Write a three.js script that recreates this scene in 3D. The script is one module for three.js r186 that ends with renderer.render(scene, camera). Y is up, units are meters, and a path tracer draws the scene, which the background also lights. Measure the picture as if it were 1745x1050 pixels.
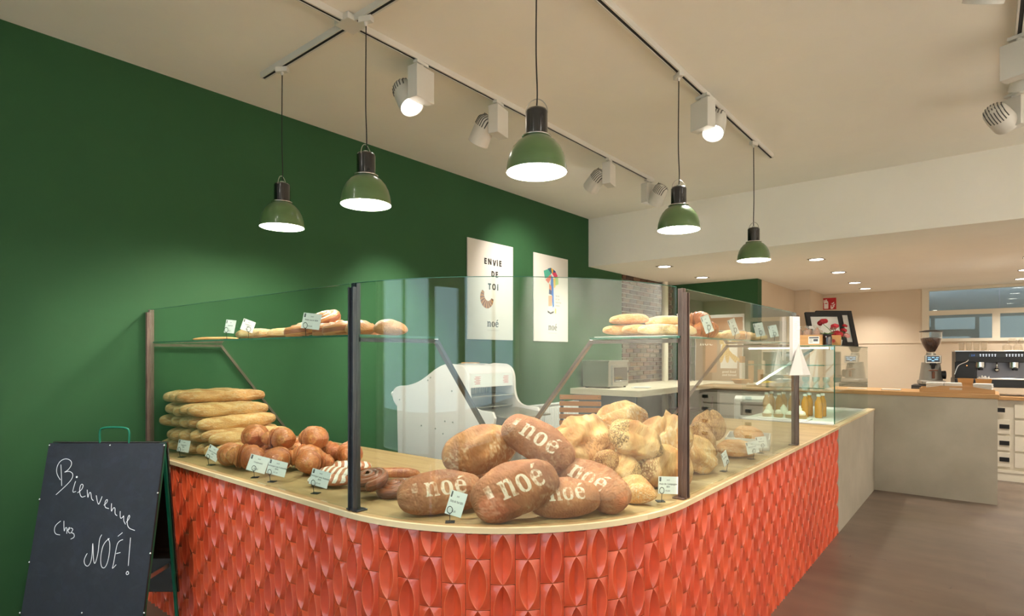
import * as THREE from 'three';
import { RoundedBoxGeometry } from 'three/addons/geometries/RoundedBoxGeometry.js';
import { mergeGeometries, toCreasedNormals } from 'three/addons/utils/BufferGeometryUtils.js';
import { ImprovedNoise } from 'three/addons/math/ImprovedNoise.js';
import { RectAreaLightUniformsLib } from 'three/addons/lights/RectAreaLightUniformsLib.js';
RectAreaLightUniformsLib.init();

// ---------------------------------------------------------------- camera, sky, exposure
const scene = new THREE.Scene();
const renderer = new THREE.WebGLRenderer({ antialias: true });
renderer.toneMapping = THREE.LinearToneMapping;
renderer.toneMappingExposure = 1.72;
renderer.shadowMap.enabled = true;
const camera = new THREE.PerspectiveCamera(2 * Math.atan(525 / 985) * 180 / Math.PI, 1745 / 1050, 0.05, 60);
camera.position.set(0, 1.5, 0);
camera.lookAt(-0.63399, 1.5, -0.77334);
camera.setViewOffset(1745, 1050, 0, -79, 1745, 1050);        // lens shifted so that the horizon lies below the middle
camera.updateProjectionMatrix();
scene.add(camera);
const SKY = new THREE.Color(0.74, 0.87, 1.0).multiplyScalar(1.9);
scene.background = SKY;

const WARM = new THREE.Color(1.0, 0.945, 0.86);
const LAMP = { pendant: 1.7, spot: 9.5, down: 6, caseLight: 9, wash: 20 };

// ---------------------------------------------------------------- helpers
const C = (r, g, b) => new THREE.Color().setRGB(r, g, b);
let seed = 7;
const rnd = () => { seed = (seed * 1664525 + 1013904223) >>> 0; return seed / 4294967296; };
const rr = (a, b) => a + (b - a) * rnd();
const V = (x, y, z) => new THREE.Vector3(x, y, z);
const PN = new ImprovedNoise();
const taken = new Map();
function numbered(n) { const k = taken.get(n) ?? 0; taken.set(n, k + 1); return k ? n + '_' + String(k).padStart(3, '0') : n; }
function mesh(name, geo, mat, parent) {
  const m = new THREE.Mesh(geo, mat); m.name = name; m.castShadow = true; m.receiveShadow = true;
  if (parent) parent.add(m);
  return m;
}
function thing(name, label, category, [x, y, z] = [0, 0, 0], turn = 0, group) {
  const o = new THREE.Group(); o.name = numbered(name); o.position.set(x, y, z); o.rotation.y = turn;
  o.userData = { label, category }; if (group) o.userData.group = group;
  scene.add(o); return o;
}
function solo(name, geo, mat, label, category, group) {
  const m = mesh(numbered(name), geo, mat, scene); m.userData = { label, category }; if (group) m.userData.group = group;
  return m;
}
function struct(name, geo, mat, parent) { const m = mesh(name, geo, mat, parent ?? scene); if (!parent) m.userData = { kind: 'structure' }; return m; }
function dup(root, label, [x, y, z], group) {
  const r = root.clone(); r.name = numbered(root.name.replace(/_\d+$/, '')); r.position.set(x, y, z);
  r.userData = { ...root.userData, label }; if (group) r.userData.group = group;
  scene.add(r); return r;
}
function plainGeo(g) { const q = g.index ? g.toNonIndexed() : g; for (const k of Object.keys(q.attributes)) if (!['position', 'normal', 'uv'].includes(k)) q.deleteAttribute(k); return q; }
const M = (...gs) => mergeGeometries(gs.flat().map(plainGeo));
const box = (w, h, d, x = 0, y = 0, z = 0) => new THREE.BoxGeometry(w, h, d).translate(x, y, z);
const span = (x0, x1, y0, y1, z0, z1) => box(x1 - x0, y1 - y0, z1 - z0, (x0 + x1) / 2, (y0 + y1) / 2, (z0 + z1) / 2);
const rbox = (w, h, d, r = 0.006, x = 0, y = 0, z = 0, s = 2) => new RoundedBoxGeometry(w, h, d, s, Math.min(r, w / 2.01, h / 2.01, d / 2.01)).translate(x, y, z);
const cyl = (r0, r1, h, x = 0, y = 0, z = 0, n = 24) => new THREE.CylinderGeometry(r0, r1, h, n).translate(x, y, z);
const ball = (r, x = 0, y = 0, z = 0, n = 14) => new THREE.SphereGeometry(r, n, Math.ceil(n * 0.7)).translate(x, y, z);
const lathe = (pts, n = 40) => new THREE.LatheGeometry(pts.map((p) => new THREE.Vector2(p[0], p[1])), n);
const tube = (pts, r, n = 24, k = 8) => new THREE.TubeGeometry(new THREE.CatmullRomCurve3(pts.map((p) => V(...p))), n, r, k);
function bar(a, b, w, d, roll = 0) {                           // a straight square bar from a to b
  const A = V(...a), B = V(...b), g = new THREE.BoxGeometry(w, A.distanceTo(B), d);
  g.rotateY(roll);
  g.applyQuaternion(new THREE.Quaternion().setFromUnitVectors(V(0, 1, 0), B.clone().sub(A).normalize()));
  return g.translate((a[0] + b[0]) / 2, (a[1] + b[1]) / 2, (a[2] + b[2]) / 2);
}
function metric(g, s = 1) {                                    // uv in metres, by the way a face points
  const q = g.index ? g.toNonIndexed() : g, p = q.attributes.position, n = q.attributes.normal, uv = new Float32Array(p.count * 2);
  for (let i = 0; i < p.count; i++) {
    const ax = Math.abs(n.getX(i)), ay = Math.abs(n.getY(i)), az = Math.abs(n.getZ(i));
    let u, v;
    if (ay >= ax && ay >= az) { u = p.getX(i); v = p.getZ(i); } else if (ax >= az) { u = p.getZ(i); v = p.getY(i); } else { u = p.getX(i); v = p.getY(i); }
    uv[2 * i] = u * s; uv[2 * i + 1] = v * s;
  }
  q.setAttribute('uv', new THREE.BufferAttribute(uv, 2)); return q;
}
// ---------------------------------------------------------------- textures
function lattice(n, sd) { let s = sd * 7919 + 13; const a = new Float32Array(n * n); for (let i = 0; i < a.length; i++) { s = (s * 1664525 + 1013904223) >>> 0; a[i] = s / 4294967296; } return a; }
const LAT = lattice(64, 3);
function vn(x, y, per) {                                       // periodic value noise
  const f = (t) => t * t * (3 - 2 * t), xi = Math.floor(x), yi = Math.floor(y), fx = f(x - xi), fy = f(y - yi);
  const g = (a, b) => LAT[(((b % per) + per) % per % 64) * 64 + (((a % per) + per) % per % 64)];
  return (g(xi, yi) * (1 - fx) + g(xi + 1, yi) * fx) * (1 - fy) + (g(xi, yi + 1) * (1 - fx) + g(xi + 1, yi + 1) * fx) * fy;
}
function fbm(u, v, base = 4, oct = 5, sx = 1, sy = 1) { let s = 0, a = 0.5, t = 0, p = base; for (let i = 0; i < oct; i++) { s += a * vn(u * p * sx, v * p * sy, p * Math.max(sx, sy, 1) | 0 || 1); t += a; a *= 0.55; p = Math.min(64, p * 2); } return s / t; }
function tex(w, h, fn, srgb = true) {
  const d = new Uint8Array(w * h * 4);
  for (let y = 0; y < h; y++) for (let x = 0; x < w; x++) { const c = fn(x / w, y / h), o = (y * w + x) * 4; for (let k = 0; k < 3; k++) d[o + k] = Math.max(0, Math.min(255, Array.isArray(c) ? c[k] : c)); d[o + 3] = 255; }
  const t = new THREE.DataTexture(d, w, h); t.magFilter = THREE.LinearFilter; t.minFilter = THREE.LinearMipmapLinearFilter; t.generateMipmaps = true;
  t.wrapS = t.wrapT = THREE.RepeatWrapping; if (srgb) t.colorSpace = THREE.SRGBColorSpace; t.needsUpdate = true; return t;
}
function canvasTex(w, h, draw) {
  const c = document.createElement('canvas'); c.width = w; c.height = h; const x = c.getContext('2d'); draw(x, w, h);
  const t = new THREE.CanvasTexture(c); t.colorSpace = THREE.SRGBColorSpace; return t;
}
const mixc = (a, b, t) => a.map((v, i) => v + (b[i] - v) * t);
const rep = (t, x, y) => { const q = t.clone(); q.repeat.set(x, y); q.needsUpdate = true; return q; };
const std = (o) => new THREE.MeshStandardMaterial(o), phys = (o) => new THREE.MeshPhysicalMaterial(o);

const fineNoise = tex(256, 256, (u, v) => 255 * fbm(u, v, 16, 4), false);
const paintMap = (a, b) => tex(256, 256, (u, v) => mixc(a, b, fbm(u, v, 4, 5)));
const woodMap = (a, b, knots) => tex(512, 512, (u, v) => {
  const g = fbm(u, v, 2, 5, 1, 8), l = vn(u * 4 + g * 1.3, v * 64, 64);
  let k = 0; for (const [ku, kv, r] of knots) { const d = Math.hypot((u - ku) * 0.8, (v - kv) * 2); k = Math.max(k, 1 - Math.abs(d - r) / (r * 0.6), d < r * 0.5 ? 0.8 : 0); }
  return mixc(mixc(a, b, 0.62 * g + 0.38 * l), [96, 66, 38], Math.max(0, k) * 0.6);
});
const MAT = {
  green: std({ map: paintMap([33, 77, 40], [38, 83, 44]), bumpMap: fineNoise, bumpScale: 0.0006, roughness: 0.8 }),
  ceiling: std({ map: paintMap([237, 232, 221], [243, 238, 228]), roughness: 0.85 }),
  beige: std({ map: paintMap([212, 193, 168], [220, 202, 178]), roughness: 0.8 }),
  cream: std({ color: 0xe2d8c4, roughness: 0.5 }),
  concrete: std({ map: tex(512, 512, (u, v) => mixc([156, 147, 131], [194, 185, 168], fbm(u, v, 3, 6))), bumpMap: fineNoise, bumpScale: 0.0008, roughness: 0.7 }),
  floor: phys({ map: tex(1024, 1024, (u, v) => {
    const a = fbm(u, v, 3, 6), b = fbm(u + 0.37, v, 4, 5, 1, 6), c = vn(u * 64, v * 64, 64);
    return mixc(mixc([76, 61, 50], [122, 103, 86], 0.55 * a + 0.45 * b), [50, 40, 33], c > 0.985 && a > 0.5 ? 0.5 : 0);
  }), roughnessMap: tex(256, 256, (u, v) => 70 + 110 * fbm(u, v, 4, 5), false), roughness: 1, clearcoat: 0.45, clearcoatRoughness: 0.26 }),
  ply: std({ map: woodMap([158, 126, 84], [206, 174, 124], [[0.3, 0.4, 0.014], [0.72, 0.8, 0.011], [0.55, 0.12, 0.01]]), roughness: 0.55 }),
  plyEdge: std({ map: woodMap([206, 182, 140], [228, 208, 170], []), roughness: 0.6 }),
  oak: std({ map: woodMap([168, 122, 72], [206, 160, 104], [[0.5, 0.3, 0.008]]), roughness: 0.45 }),
  slat: std({ map: woodMap([160, 100, 56], [196, 130, 78], []), roughness: 0.5 }),
  steel: std({ map: tex(256, 256, (u, v) => mixc([66, 70, 78], [104, 104, 108], fbm(u, v, 3, 5, 1, 4))), metalness: 0.7, roughness: 0.34 }),
  brownSteel: std({ map: tex(256, 256, (u, v) => mixc([92, 74, 66], [138, 118, 108], fbm(u, v, 3, 5, 1, 4))), metalness: 0.6, roughness: 0.36 }),
  inox: std({ color: 0xb9b6ae, metalness: 0.9, roughness: 0.32 }),
  chrome: std({ color: 0xd8d6d2, metalness: 1, roughness: 0.12 }),
  white: std({ color: 0xe6e3de, roughness: 0.45 }),
  fitting: std({ color: 0xd6d2ca, roughness: 0.5 }),
  black: std({ color: 0x17171a, roughness: 0.4 }),
  rubber: std({ color: 0x1d1c1c, roughness: 0.8 }),
  gloss: phys({ color: 0x0d0c0e, roughness: 0.25, clearcoat: 1, clearcoatRoughness: 0.06 }),
  glass: phys({ color: 0xf4faf7, roughness: 0, transmission: 1, ior: 1.5, thickness: 0 }),
  glassEdge: phys({ color: 0x4f8a74, roughness: 0.15, transmission: 0.4, thickness: 0 }),
  clearGlass: phys({ color: 0xffffff, roughness: 0.02, transmission: 1, thickness: 0 }),
  paper: std({ color: 0xd6d2cb, roughness: 0.8 }),
  machine: std({ color: 0xeae0dc, roughness: 0.45 }),
  kraft: std({ color: 0xb98b57, roughness: 0.85 }),
  glow: std({ color: 0xffffff, emissive: WARM, emissiveIntensity: 6 }),
};
for (const k of ['green', 'ceiling', 'beige']) MAT[k].map.repeat.set(0.5, 0.5);
MAT.floor.map.repeat.set(0.36, 0.36); MAT.floor.roughnessMap.repeat.set(0.36, 0.36);
MAT.concrete.map.repeat.set(0.7, 0.7);

// ---------------------------------------------------------------- the room  (x right along the beam, -z deeper into the shop)
const WX = -4.0, CEIL = 3.26, LOW = 2.64, BEAM = -6.45, FRONT = 2.1, BACK = -12.3, RX = 2.8;
struct('floor', metric(span(WX - 0.2, RX + 0.2, -0.2, 0, BACK - 0.2, FRONT + 0.2)), MAT.floor);
struct('ceiling', metric(span(WX - 0.2, RX + 0.2, CEIL, CEIL + 0.2, BEAM, FRONT + 0.2)), MAT.ceiling);
struct('ceiling_lowered', metric(span(WX - 0.2, RX + 0.2, LOW, CEIL + 0.2, BACK - 0.2, BEAM)), MAT.ceiling);
const wallLeft = struct('wall_left', metric(span(WX - 0.2, WX, 0, CEIL, -7.34, FRONT)), MAT.green);
struct('wall_right', metric(span(RX, RX + 0.2, 0, CEIL, BACK, FRONT)), MAT.ceiling);
// brick stretch of the left wall: mortar bed with single bricks proud of it
{
  const mortar = std({ map: paintMap([150, 142, 126], [178, 170, 152]), roughness: 0.9 });
  const w = struct('wall_brick', metric(span(WX - 0.2, WX - 0.012, 0, LOW, -9.05, -7.34)), mortar);
  const bm = [[92, 66, 50], [108, 78, 58], [80, 62, 50], [118, 92, 70], [98, 84, 66]].map((c) => std({ map: tex(64, 64, (u, v) => mixc(c.map((q) => q * 0.78), c.map((q) => q * 1.15), fbm(u, v, 4, 4))), roughness: 0.9 }));
  const g1 = rbox(0.024, 0.056, 0.205, 0.006, 0, 0, 0, 1), g2 = rbox(0.024, 0.056, 0.1, 0.006, 0, 0, 0, 1);
  for (let r = 13; r < 40; r++) {                               // courses seen above and below the worktop
    const y = 0.035 + r * 0.066; if (y > LOW - 0.03) break;
    for (let z = -7.36 - (r % 2 ? 0.1 : 0.205) / 2, first = true; z > -9.0; ) {
      const half = first && r % 2, b = mesh('brick', half ? g2 : g1, bm[(rnd() * 5) | 0], w);
      b.position.set(WX - 0.006 + rr(-0.003, 0.003), y, z); b.rotation.x = rr(-0.008, 0.008);
      z -= half ? (0.1 + 0.205) / 2 + 0.012 : 0.217; first = false;
    }
  }
}
struct('wall_green_back', metric(span(WX - 0.2, -2.65, 0, LOW, -9.25, -9.05)), MAT.green);
struct('wall_niche', metric(M(span(-2.85, -2.65, 0, LOW, -11.2, -9.25), span(-2.85, -2.4, 0, LOW, -11.4, -11.2), span(-2.6, -2.4, 0, LOW, BACK, -11.4))), MAT.beige);
// back wall with the window opening
{
  const wx0 = -0.86, wx1 = 1.9, wy0 = 1.72, wy1 = 2.64;
  struct('wall_back', metric(M(span(-2.6, wx0, 0, LOW, BACK - 0.2, BACK), span(wx1, RX, 0, LOW, BACK - 0.2, BACK), span(wx0, wx1, 0, wy0, BACK - 0.2, BACK))), MAT.beige);
  struct('trim_1', M(span(-2.4, RX, 1.695, 1.72, BACK, BACK + 0.012), span(-2.4, RX, 0, 0.1, BACK, BACK + 0.015)), MAT.beige);
  const win = struct('window_1', M(span(wx0, wx0 + 0.1, wy0, wy1 - 0.002, BACK - 0.08, BACK + 0.02), span(wx1 - 0.1, wx1, wy0, wy1 - 0.002, BACK - 0.08, BACK + 0.02), span(wx0 + 0.1, wx1 - 0.1, wy1 - 0.05, wy1 - 0.002, BACK - 0.08, BACK + 0.018), span(wx0 + 0.1, wx1 - 0.1, wy0, wy0 + 0.05, BACK - 0.08, BACK + 0.03)), MAT.cream);
  mesh('window_bar', M(span(wx0 + 0.1, wx1 - 0.1, 2.17, 2.25, BACK - 0.07, BACK + 0.01)), MAT.cream, win);
  for (const x of [0.13, 1.06]) mesh('window_bar', span(x - 0.05, x + 0.05, wy0 + 0.05, 2.17, BACK - 0.07, BACK + 0.01), MAT.cream, win);
  for (const [a, b, c, d] of [[wx0 + 0.1, 0.08, wy0 + 0.05, 2.17], [0.18, 1.01, wy0 + 0.05, 2.17], [1.11, wx1 - 0.1, wy0 + 0.05, 2.17], [wx0 + 0.1, 0.165, 2.25, wy1 - 0.05], [0.18, wx1 - 0.1, 2.25, wy1 - 0.05]])
    mesh('pane', span(a, b, c, d, BACK - 0.04, BACK - 0.034), MAT.glass, win);
  struct('window_blind', span(wx0 - 0.1, wx1 + 0.1, wy0 - 0.2, wy1 + 0.1, BACK - 0.5, BACK - 0.48), std({ map: paintMap([146, 152, 162], [162, 168, 178]), roughness: 0.9 }));
  struct('window_reveal', M(span(wx0 - 0.2, wx0, wy0, wy1, BACK - 0.48, BACK - 0.2), span(wx1, wx1 + 0.2, wy0, wy1, BACK - 0.48, BACK - 0.2), span(wx0 - 0.2, wx1 + 0.2, wy0 - 0.2, wy0, BACK - 0.48, BACK - 0.2)), MAT.beige);
}
// shop front behind the camera: frames, door and panes the curved screen mirrors
{
  const y1 = 2.95;
  struct('wall_front', metric(M(span(WX, RX, y1, CEIL, FRONT, FRONT + 0.2), span(WX, -3.7, 0, y1, FRONT, FRONT + 0.2), span(2.5, RX, 0, y1, FRONT, FRONT + 0.2), span(-3.7, -1.55, 0, 0.45, FRONT, FRONT + 0.2), span(-0.35, 2.5, 0, 0.45, FRONT, FRONT + 0.2))), MAT.ceiling);
  const bars = [];
  for (const x of [-3.7, -2.65, -1.6, -0.3, 1.1, 2.45]) bars.push(span(x, x + 0.12, 0.45, y1, FRONT - 0.02, FRONT + 0.1));
  for (const [a, b] of [[-3.7, -1.5], [-0.3, 2.5]]) bars.push(span(a, b, 0.45, 0.55, FRONT - 0.03, FRONT + 0.1), span(a + 0.01, b - 0.01, y1 - 0.1, y1 - 0.001, FRONT - 0.025, FRONT + 0.095));
  const w = struct('window_2', M(bars), MAT.cream);
  for (const [a, b] of [[-3.58, -2.65], [-2.53, -1.6], [-0.18, 1.1], [1.22, 2.45]]) mesh('pane', span(a, b, 0.55, y1 - 0.1, FRONT + 0.04, FRONT + 0.048), MAT.glass, w);
  const d = struct('door_1', M(span(-1.48, -1.34, 0, 2.3, FRONT, FRONT + 0.08), span(-0.44, -0.3, 0, 2.3, FRONT, FRONT + 0.08), span(-1.34, -0.44, 0, 0.3, FRONT, FRONT + 0.08), span(-1.34, -0.44, 2.16, 2.3, FRONT, FRONT + 0.08), span(-1.48, -0.3, 2.3, 2.42, FRONT, FRONT + 0.1), span(-1.48, -0.3, y1 - 0.1, y1, FRONT, FRONT + 0.1)), MAT.cream);
  mesh('pane', span(-1.34, -0.44, 0.3, 2.16, FRONT + 0.03, FRONT + 0.038), MAT.glass, d);
  mesh('pane', span(-1.48, -0.3, 2.42, y1 - 0.1, FRONT + 0.03, FRONT + 0.038), MAT.glass, d);
  mesh('door_handle', tube([[-1.4, 0.95, FRONT - 0.01], [-1.4, 0.96, FRONT - 0.06], [-1.4, 1.3, FRONT - 0.06], [-1.4, 1.31, FRONT - 0.01]], 0.012), MAT.inox, d);
  struct('pavement', span(-14, 14, -0.25, -0.05, FRONT + 0.2, 12), MAT.concrete);
}
// low cream wall that carries on the line of the counter, and the panel under the bar
struct('wall_ledge', metric(M(span(-1.03, -0.955, 0, 0.885, -7.5, -5.485))), MAT.concrete);
struct('trim_2', metric(span(-1.04, -0.948, 0.885, 0.9, -7.5, -5.485)), MAT.plyEdge);

// ---------------------------------------------------------------- tiled counter
const TOP = 0.9, FZ = 1.315, FXR = -0.955, RAD = 0.955, ACX = -1.91, ACZ = 2.27;   // front lines and corner arc (depths as positive numbers)
{
  const root = thing('tiled_counter', 'bakery counter clad in glossy orange relief tiles with a rounded corner', 'counter');
  const outline = (off, zEnd, back) => {
    const s = new THREE.Shape();
    s.moveTo(WX + 0.01, FZ + off); s.lineTo(ACX, FZ + off); s.absarc(ACX, ACZ, RAD - off, -Math.PI / 2, 0, false);
    s.lineTo(FXR - off, zEnd); s.lineTo(-1.95 + back, zEnd); s.lineTo(-1.95 + back, ACZ + 0.02 - back); s.lineTo(WX + 0.01, ACZ + 0.02 - back); s.closePath(); return s;
  };
  const up = (shape, y0, y1, seg = 36) => { const g = new THREE.ExtrudeGeometry(shape, { depth: y1 - y0, bevelEnabled: false, curveSegments: seg }); g.rotateX(-Math.PI / 2).translate(0, y0, 0); return g; };
  const grout = std({ color: 0x2e1610, roughness: 0.9 });
  mesh('carcass', up(outline(0.023, 5.48, 0.02), 0.03, 0.875), grout, root);
  mesh('plinth', up(outline(0.05, 5.46, 0.06), 0, 0.03), MAT.rubber, root);
  // one relief tile: a leaf outlined by a raised ridge, a crease down its middle, corners falling away; v0..v1 is the part kept of a cut tile
  const TW = 0.0865, TH = 0.1755;
  function tileGeo(v0, v1) {
    const rows = Math.max(5, Math.round(14 * (v1 - v0))), P = [], I = [], cols = 9;
    for (let i = 0; i <= rows; i++) {
      const v = v0 + (v1 - v0) * i / rows, q = 1 - (2 * v - 1) ** 2, w = Math.max(0.0006, 0.37 * TW * Math.pow(q, 0.82));
      const ridge = 0.008 + 0.006 * Math.sqrt(q), mid = 0.008 - 0.0145 * Math.pow(q, 0.6), side = 0.0005 + 0.002 * q, y = (v - v0) * TH;
      const us = [-TW / 2, -TW / 2, -(w * 0.4 + TW * 0.3), -w, -w * 0.5, 0, w * 0.5, w, w * 0.4 + TW * 0.3, TW / 2, TW / 2];
      const zs = [-0.011, side, side + (ridge - side) * 0.4, ridge, mid + (ridge - mid) * 0.44, mid, mid + (ridge - mid) * 0.44, ridge, side + (ridge - side) * 0.4, side, -0.011];
      us.forEach((u, k) => P.push(u, y, zs[k]));
    }
    const n = 11;
    for (let i = 0; i < rows; i++) for (let k = 0; k < n - 1; k++) { const a = i * n + k, b = a + 1, c = a + n, d = c + 1; I.push(a, b, d, a, d, c); }
    for (const i of [0, rows]) {                                   // closed ends
      const base = P.length / 3; for (let k = 0; k < n; k++) P.push(P[(i * n + k) * 3], P[(i * n + k) * 3 + 1], P[(i * n + k) * 3 + 2]);
      for (let k = 1; k < n - 2; k++) i ? I.push(base, base + k, base + k + 1) : I.push(base, base + k + 1, base + k);
    }
    const g = new THREE.BufferGeometry(); g.setAttribute('position', new THREE.Float32BufferAttribute(P, 3)); g.setIndex(I);
    const c = toCreasedNormals(g, 0.38);
    const uv = new Float32Array(c.attributes.position.count * 2); for (let i = 0; i < uv.length / 2; i++) { uv[2 * i] = c.attributes.position.getX(i) / TW + 0.5; uv[2 * i + 1] = v0 + c.attributes.position.getY(i) / TH; }
    c.setAttribute('uv', new THREE.BufferAttribute(uv, 2)); return c;
  }
  // glaze runs thin and pale on the ridges of the leaf and along the tile's rim
  const glaze = [[205, 75, 41], [200, 69, 38], [208, 80, 45], [197, 70, 41]].map((c) => phys({ map: tex(128, 256, (u, v) => {
    const q = Math.max(0, 1 - (2 * v - 1) ** 2), w = 0.37 * Math.pow(q, 0.82), d = Math.abs(Math.abs(u - 0.5) - w), rim = Math.min(u, 1 - u, v * 2, 2 - 2 * v);
    const base = mixc(c.map((k) => k * 0.93), c.map((k) => Math.min(255, k * 1.06)), fbm(u, v, 4, 4));
    return mixc(base, [226, 138, 100], Math.max(0, 0.75 * (1 - d / 0.022), 0.45 * (1 - rim / 0.02)));
  }), roughness: 0.3, clearcoat: 0.7, clearcoatRoughness: 0.12 }));
  const full = tileGeo(0, 1), half = tileGeo(0, 0.5), cutA = tileGeo(0.085, 1), cutB = tileGeo(0.585, 1);
  const cols = [];
  const nL = 23, nA = 17, nR = 36;
  for (let i = nL - 1; i >= 0; i--) cols.push([WX + 0.01 + (ACX - WX - 0.01) * (i + 0.5) / nL, -(FZ + 0.012), 0, (ACX - WX - 0.01) / nL]);
  cols.reverse();
  for (let i = 0; i < nA; i++) { const t = Math.PI / 2 * (i + 0.5) / nA; cols.push([ACX + (RAD - 0.012) * Math.sin(t), -ACZ + (RAD - 0.012) * Math.cos(t), t, RAD * Math.PI / 2 / nA]); }
  for (let i = 0; i < nR; i++) cols.push([FXR - 0.012, -(ACZ + (5.48 - ACZ) * (i + 0.5) / nR), Math.PI / 2, (5.48 - ACZ) / nR]);
  const list = [];
  camera.updateMatrixWorld(); camera.updateProjectionMatrix();
  cols.forEach(([x, z, turn, pitch], ci) => {
    let y = 0.873; const seq = ci % 2 ? [[half, TH / 2], [full, TH], [full, TH], [full, TH], [full, TH], [cutB, TH * 0.415]] : [[full, TH], [full, TH], [full, TH], [full, TH], [cutA, TH * 0.915]];
    for (const [g, h] of seq) {
      y -= h + 0.0023;
      const p = V(x, y + h / 2, z), q = p.clone().project(camera), seen = Math.abs(q.x) < 1.06 && Math.abs(q.y) < 1.06;
      list.push({ g, x, y, z, turn, sx: (pitch - 0.0024) / TW, d: (seen ? 0 : 100) + p.distanceTo(camera.position) });
    }
  });
  list.sort((a, b) => a.d - b.d);
  const rest = [];
  list.forEach((t, i) => {
    const m = mesh('tile', t.g, glaze[(rnd() * 4) | 0]); m.position.set(t.x, t.y, t.z); m.rotation.y = t.turn + rr(-0.006, 0.006); m.scale.x = t.sx;
    if (i < 300) root.add(m); else { m.updateMatrix(); rest.push(t.g.clone().applyMatrix4(m.matrix)); }
  });
  const s = mesh('tile_field', M(rest), glaze[0], root); s.userData = { kind: 'stuff', label: 'remaining orange relief tiles low on the counter' };

  // plywood worktop
  const wt = thing('counter_worktop', 'pale plywood worktop along the tiled counter, carrying the breads', 'worktop', [0, 0, 0]);
  mesh('board', metric(up(outline(-0.006, 5.48, 0), 0.877, TOP, 48), 0.9), MAT.ply, wt);
  const lip = (off) => { const pts = []; pts.push(V(WX + 0.01, 0, -(FZ + off))); pts.push(V(ACX, 0, -(FZ + off))); for (let i = 1; i < 40; i++) { const t = Math.PI / 2 * i / 40; pts.push(V(ACX + (RAD - off) * Math.sin(t), 0, -ACZ + (RAD - off) * Math.cos(t))); } pts.push(V(FXR - off, 0, -ACZ), V(FXR - off, 0, -5.48)); return pts; };
  const o = lip(-0.012), inn = lip(-0.006), P = [], I = [];
  o.forEach((p, i) => { P.push(inn[i].x, 0.8765, inn[i].z, p.x, 0.878, p.z, p.x, 0.898, p.z, inn[i].x, 0.9005, inn[i].z); if (i) { const b = i * 4, a = b - 4; for (let k = 0; k < 3; k++) I.push(a + k, b + k, b + k + 1, a + k, b + k + 1, a + k + 1); } });
  const lg = new THREE.BufferGeometry(); lg.setAttribute('position', new THREE.Float32BufferAttribute(P, 3)); lg.setIndex(I);
  mesh('edge_band', metric(toCreasedNormals(lg, 0.5)), MAT.plyEdge, wt).userData.label = 'light rounded wooden edge strip';
}

// ---------------------------------------------------------------- steel posts with shelf arms, glass screens and shelves
const PT = 1.775, SH = 1.575;
function post(x, z, turn, label, arm = 0.44, foot = 0.94, SM = MAT.steel) {
  const t = thing('steel_post', label, 'post', [x, TOP, z], turn, 'steel posts of the glass screen');
  const h = PT - TOP;
  mesh('upright', M(rbox(0.036, h, 0.008, 0.002, 0, h / 2, -0.012), rbox(0.012, h, 0.03, 0.002, 0, h / 2, -0.02)), SM, t);
  mesh('cover_strip', M(rbox(0.006, h - 0.02, 0.016, 0.001, -0.014, h / 2 - 0.008, 0.0), rbox(0.006, h - 0.02, 0.016, 0.001, 0.014, h / 2 - 0.008, 0.0), box(0.03, h - 0.02, 0.006, 0, h / 2 - 0.008, -0.006)), SM, t);
  for (const y of [0.1, 0.28, 0.46, 0.64, 0.8]) mesh('rivet', new THREE.SphereGeometry(0.006, 10, 6).scale(1, 1, 0.6).translate(0, y, -0.001), SM, t);
  mesh('foot_plate', rbox(0.07, 0.006, 0.05, 0.002, 0, 0.004, -0.022), SM, t);
  mesh('shelf_arm', bar([0, SH - TOP - 0.018, -0.03], [0, SH - TOP - 0.018, -arm], 0.022, 0.016), SM, t);
  mesh('strut', bar([0, SH - TOP - 0.012, -arm + 0.006], [0, 0.006, -foot], 0.024, 0.016), SM, t);
  mesh('wood_screw', ball(0.006, 0, 0.28, -(arm + (foot - arm) * 0.62) + 0.02, 8), MAT.inox, t);
  return t;
}
const endPost = post(-3.968, -1.322, 0, 'thin steel end post of the screen against the green wall', 0.44, 0.94, MAT.brownSteel);
post(-1.875, -1.322, 0, 'dark steel post left of the curved glass, above the spiral buns');
post(-0.962, -2.315, Math.PI / 2, 'brown steel post right of the curved glass, beside the large price card', 0.46, 1.0, MAT.brownSteel);
post(-0.962, -4.14, Math.PI / 2, 'far steel post carrying the hanging white paper sheets', 0.46, 0.96, MAT.brownSteel);
endPost.scale.x = 0.66;
function pane(name, geo, edges, label, category, group) {
  const t = thing(name, label, category, [0, 0, 0], 0, group);
  mesh('sheet', geo, MAT.glass, t); mesh('polished_edge', edges, MAT.glassEdge, t); return t;
}
const G = 0.008, GT = 1.772;
pane('glass_screen', span(-3.945, -1.9, TOP + 0.004, GT, -1.334, -1.326), span(-3.945, -1.9, GT, GT + 0.0015, -1.334, -1.326), 'flat glass screen in front of the baguettes and croissants', 'glass');
{
  const arcShape = (r0, r1) => { const s = new THREE.Shape(), a0 = -Math.PI / 2 + 0.03, a1 = -0.045; s.absarc(ACX, ACZ, r1, a0, a1, false); s.absarc(ACX, ACZ, r0, a1, a0, true); s.closePath(); return s; };
  const ext = (s, y0, y1) => toCreasedNormals(new THREE.ExtrudeGeometry(s, { depth: y1 - y0, bevelEnabled: false, curveSegments: 64 }).rotateX(-Math.PI / 2).translate(0, y0, 0), 0.4);
  pane('curved_glass_screen', ext(arcShape(RAD - 0.018, RAD - 0.010), TOP + 0.004, GT), ext(arcShape(RAD - 0.018, RAD - 0.010), GT, GT + 0.0015), 'curved glass screen around the corner pile of stencilled loaves', 'glass');
}
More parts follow.
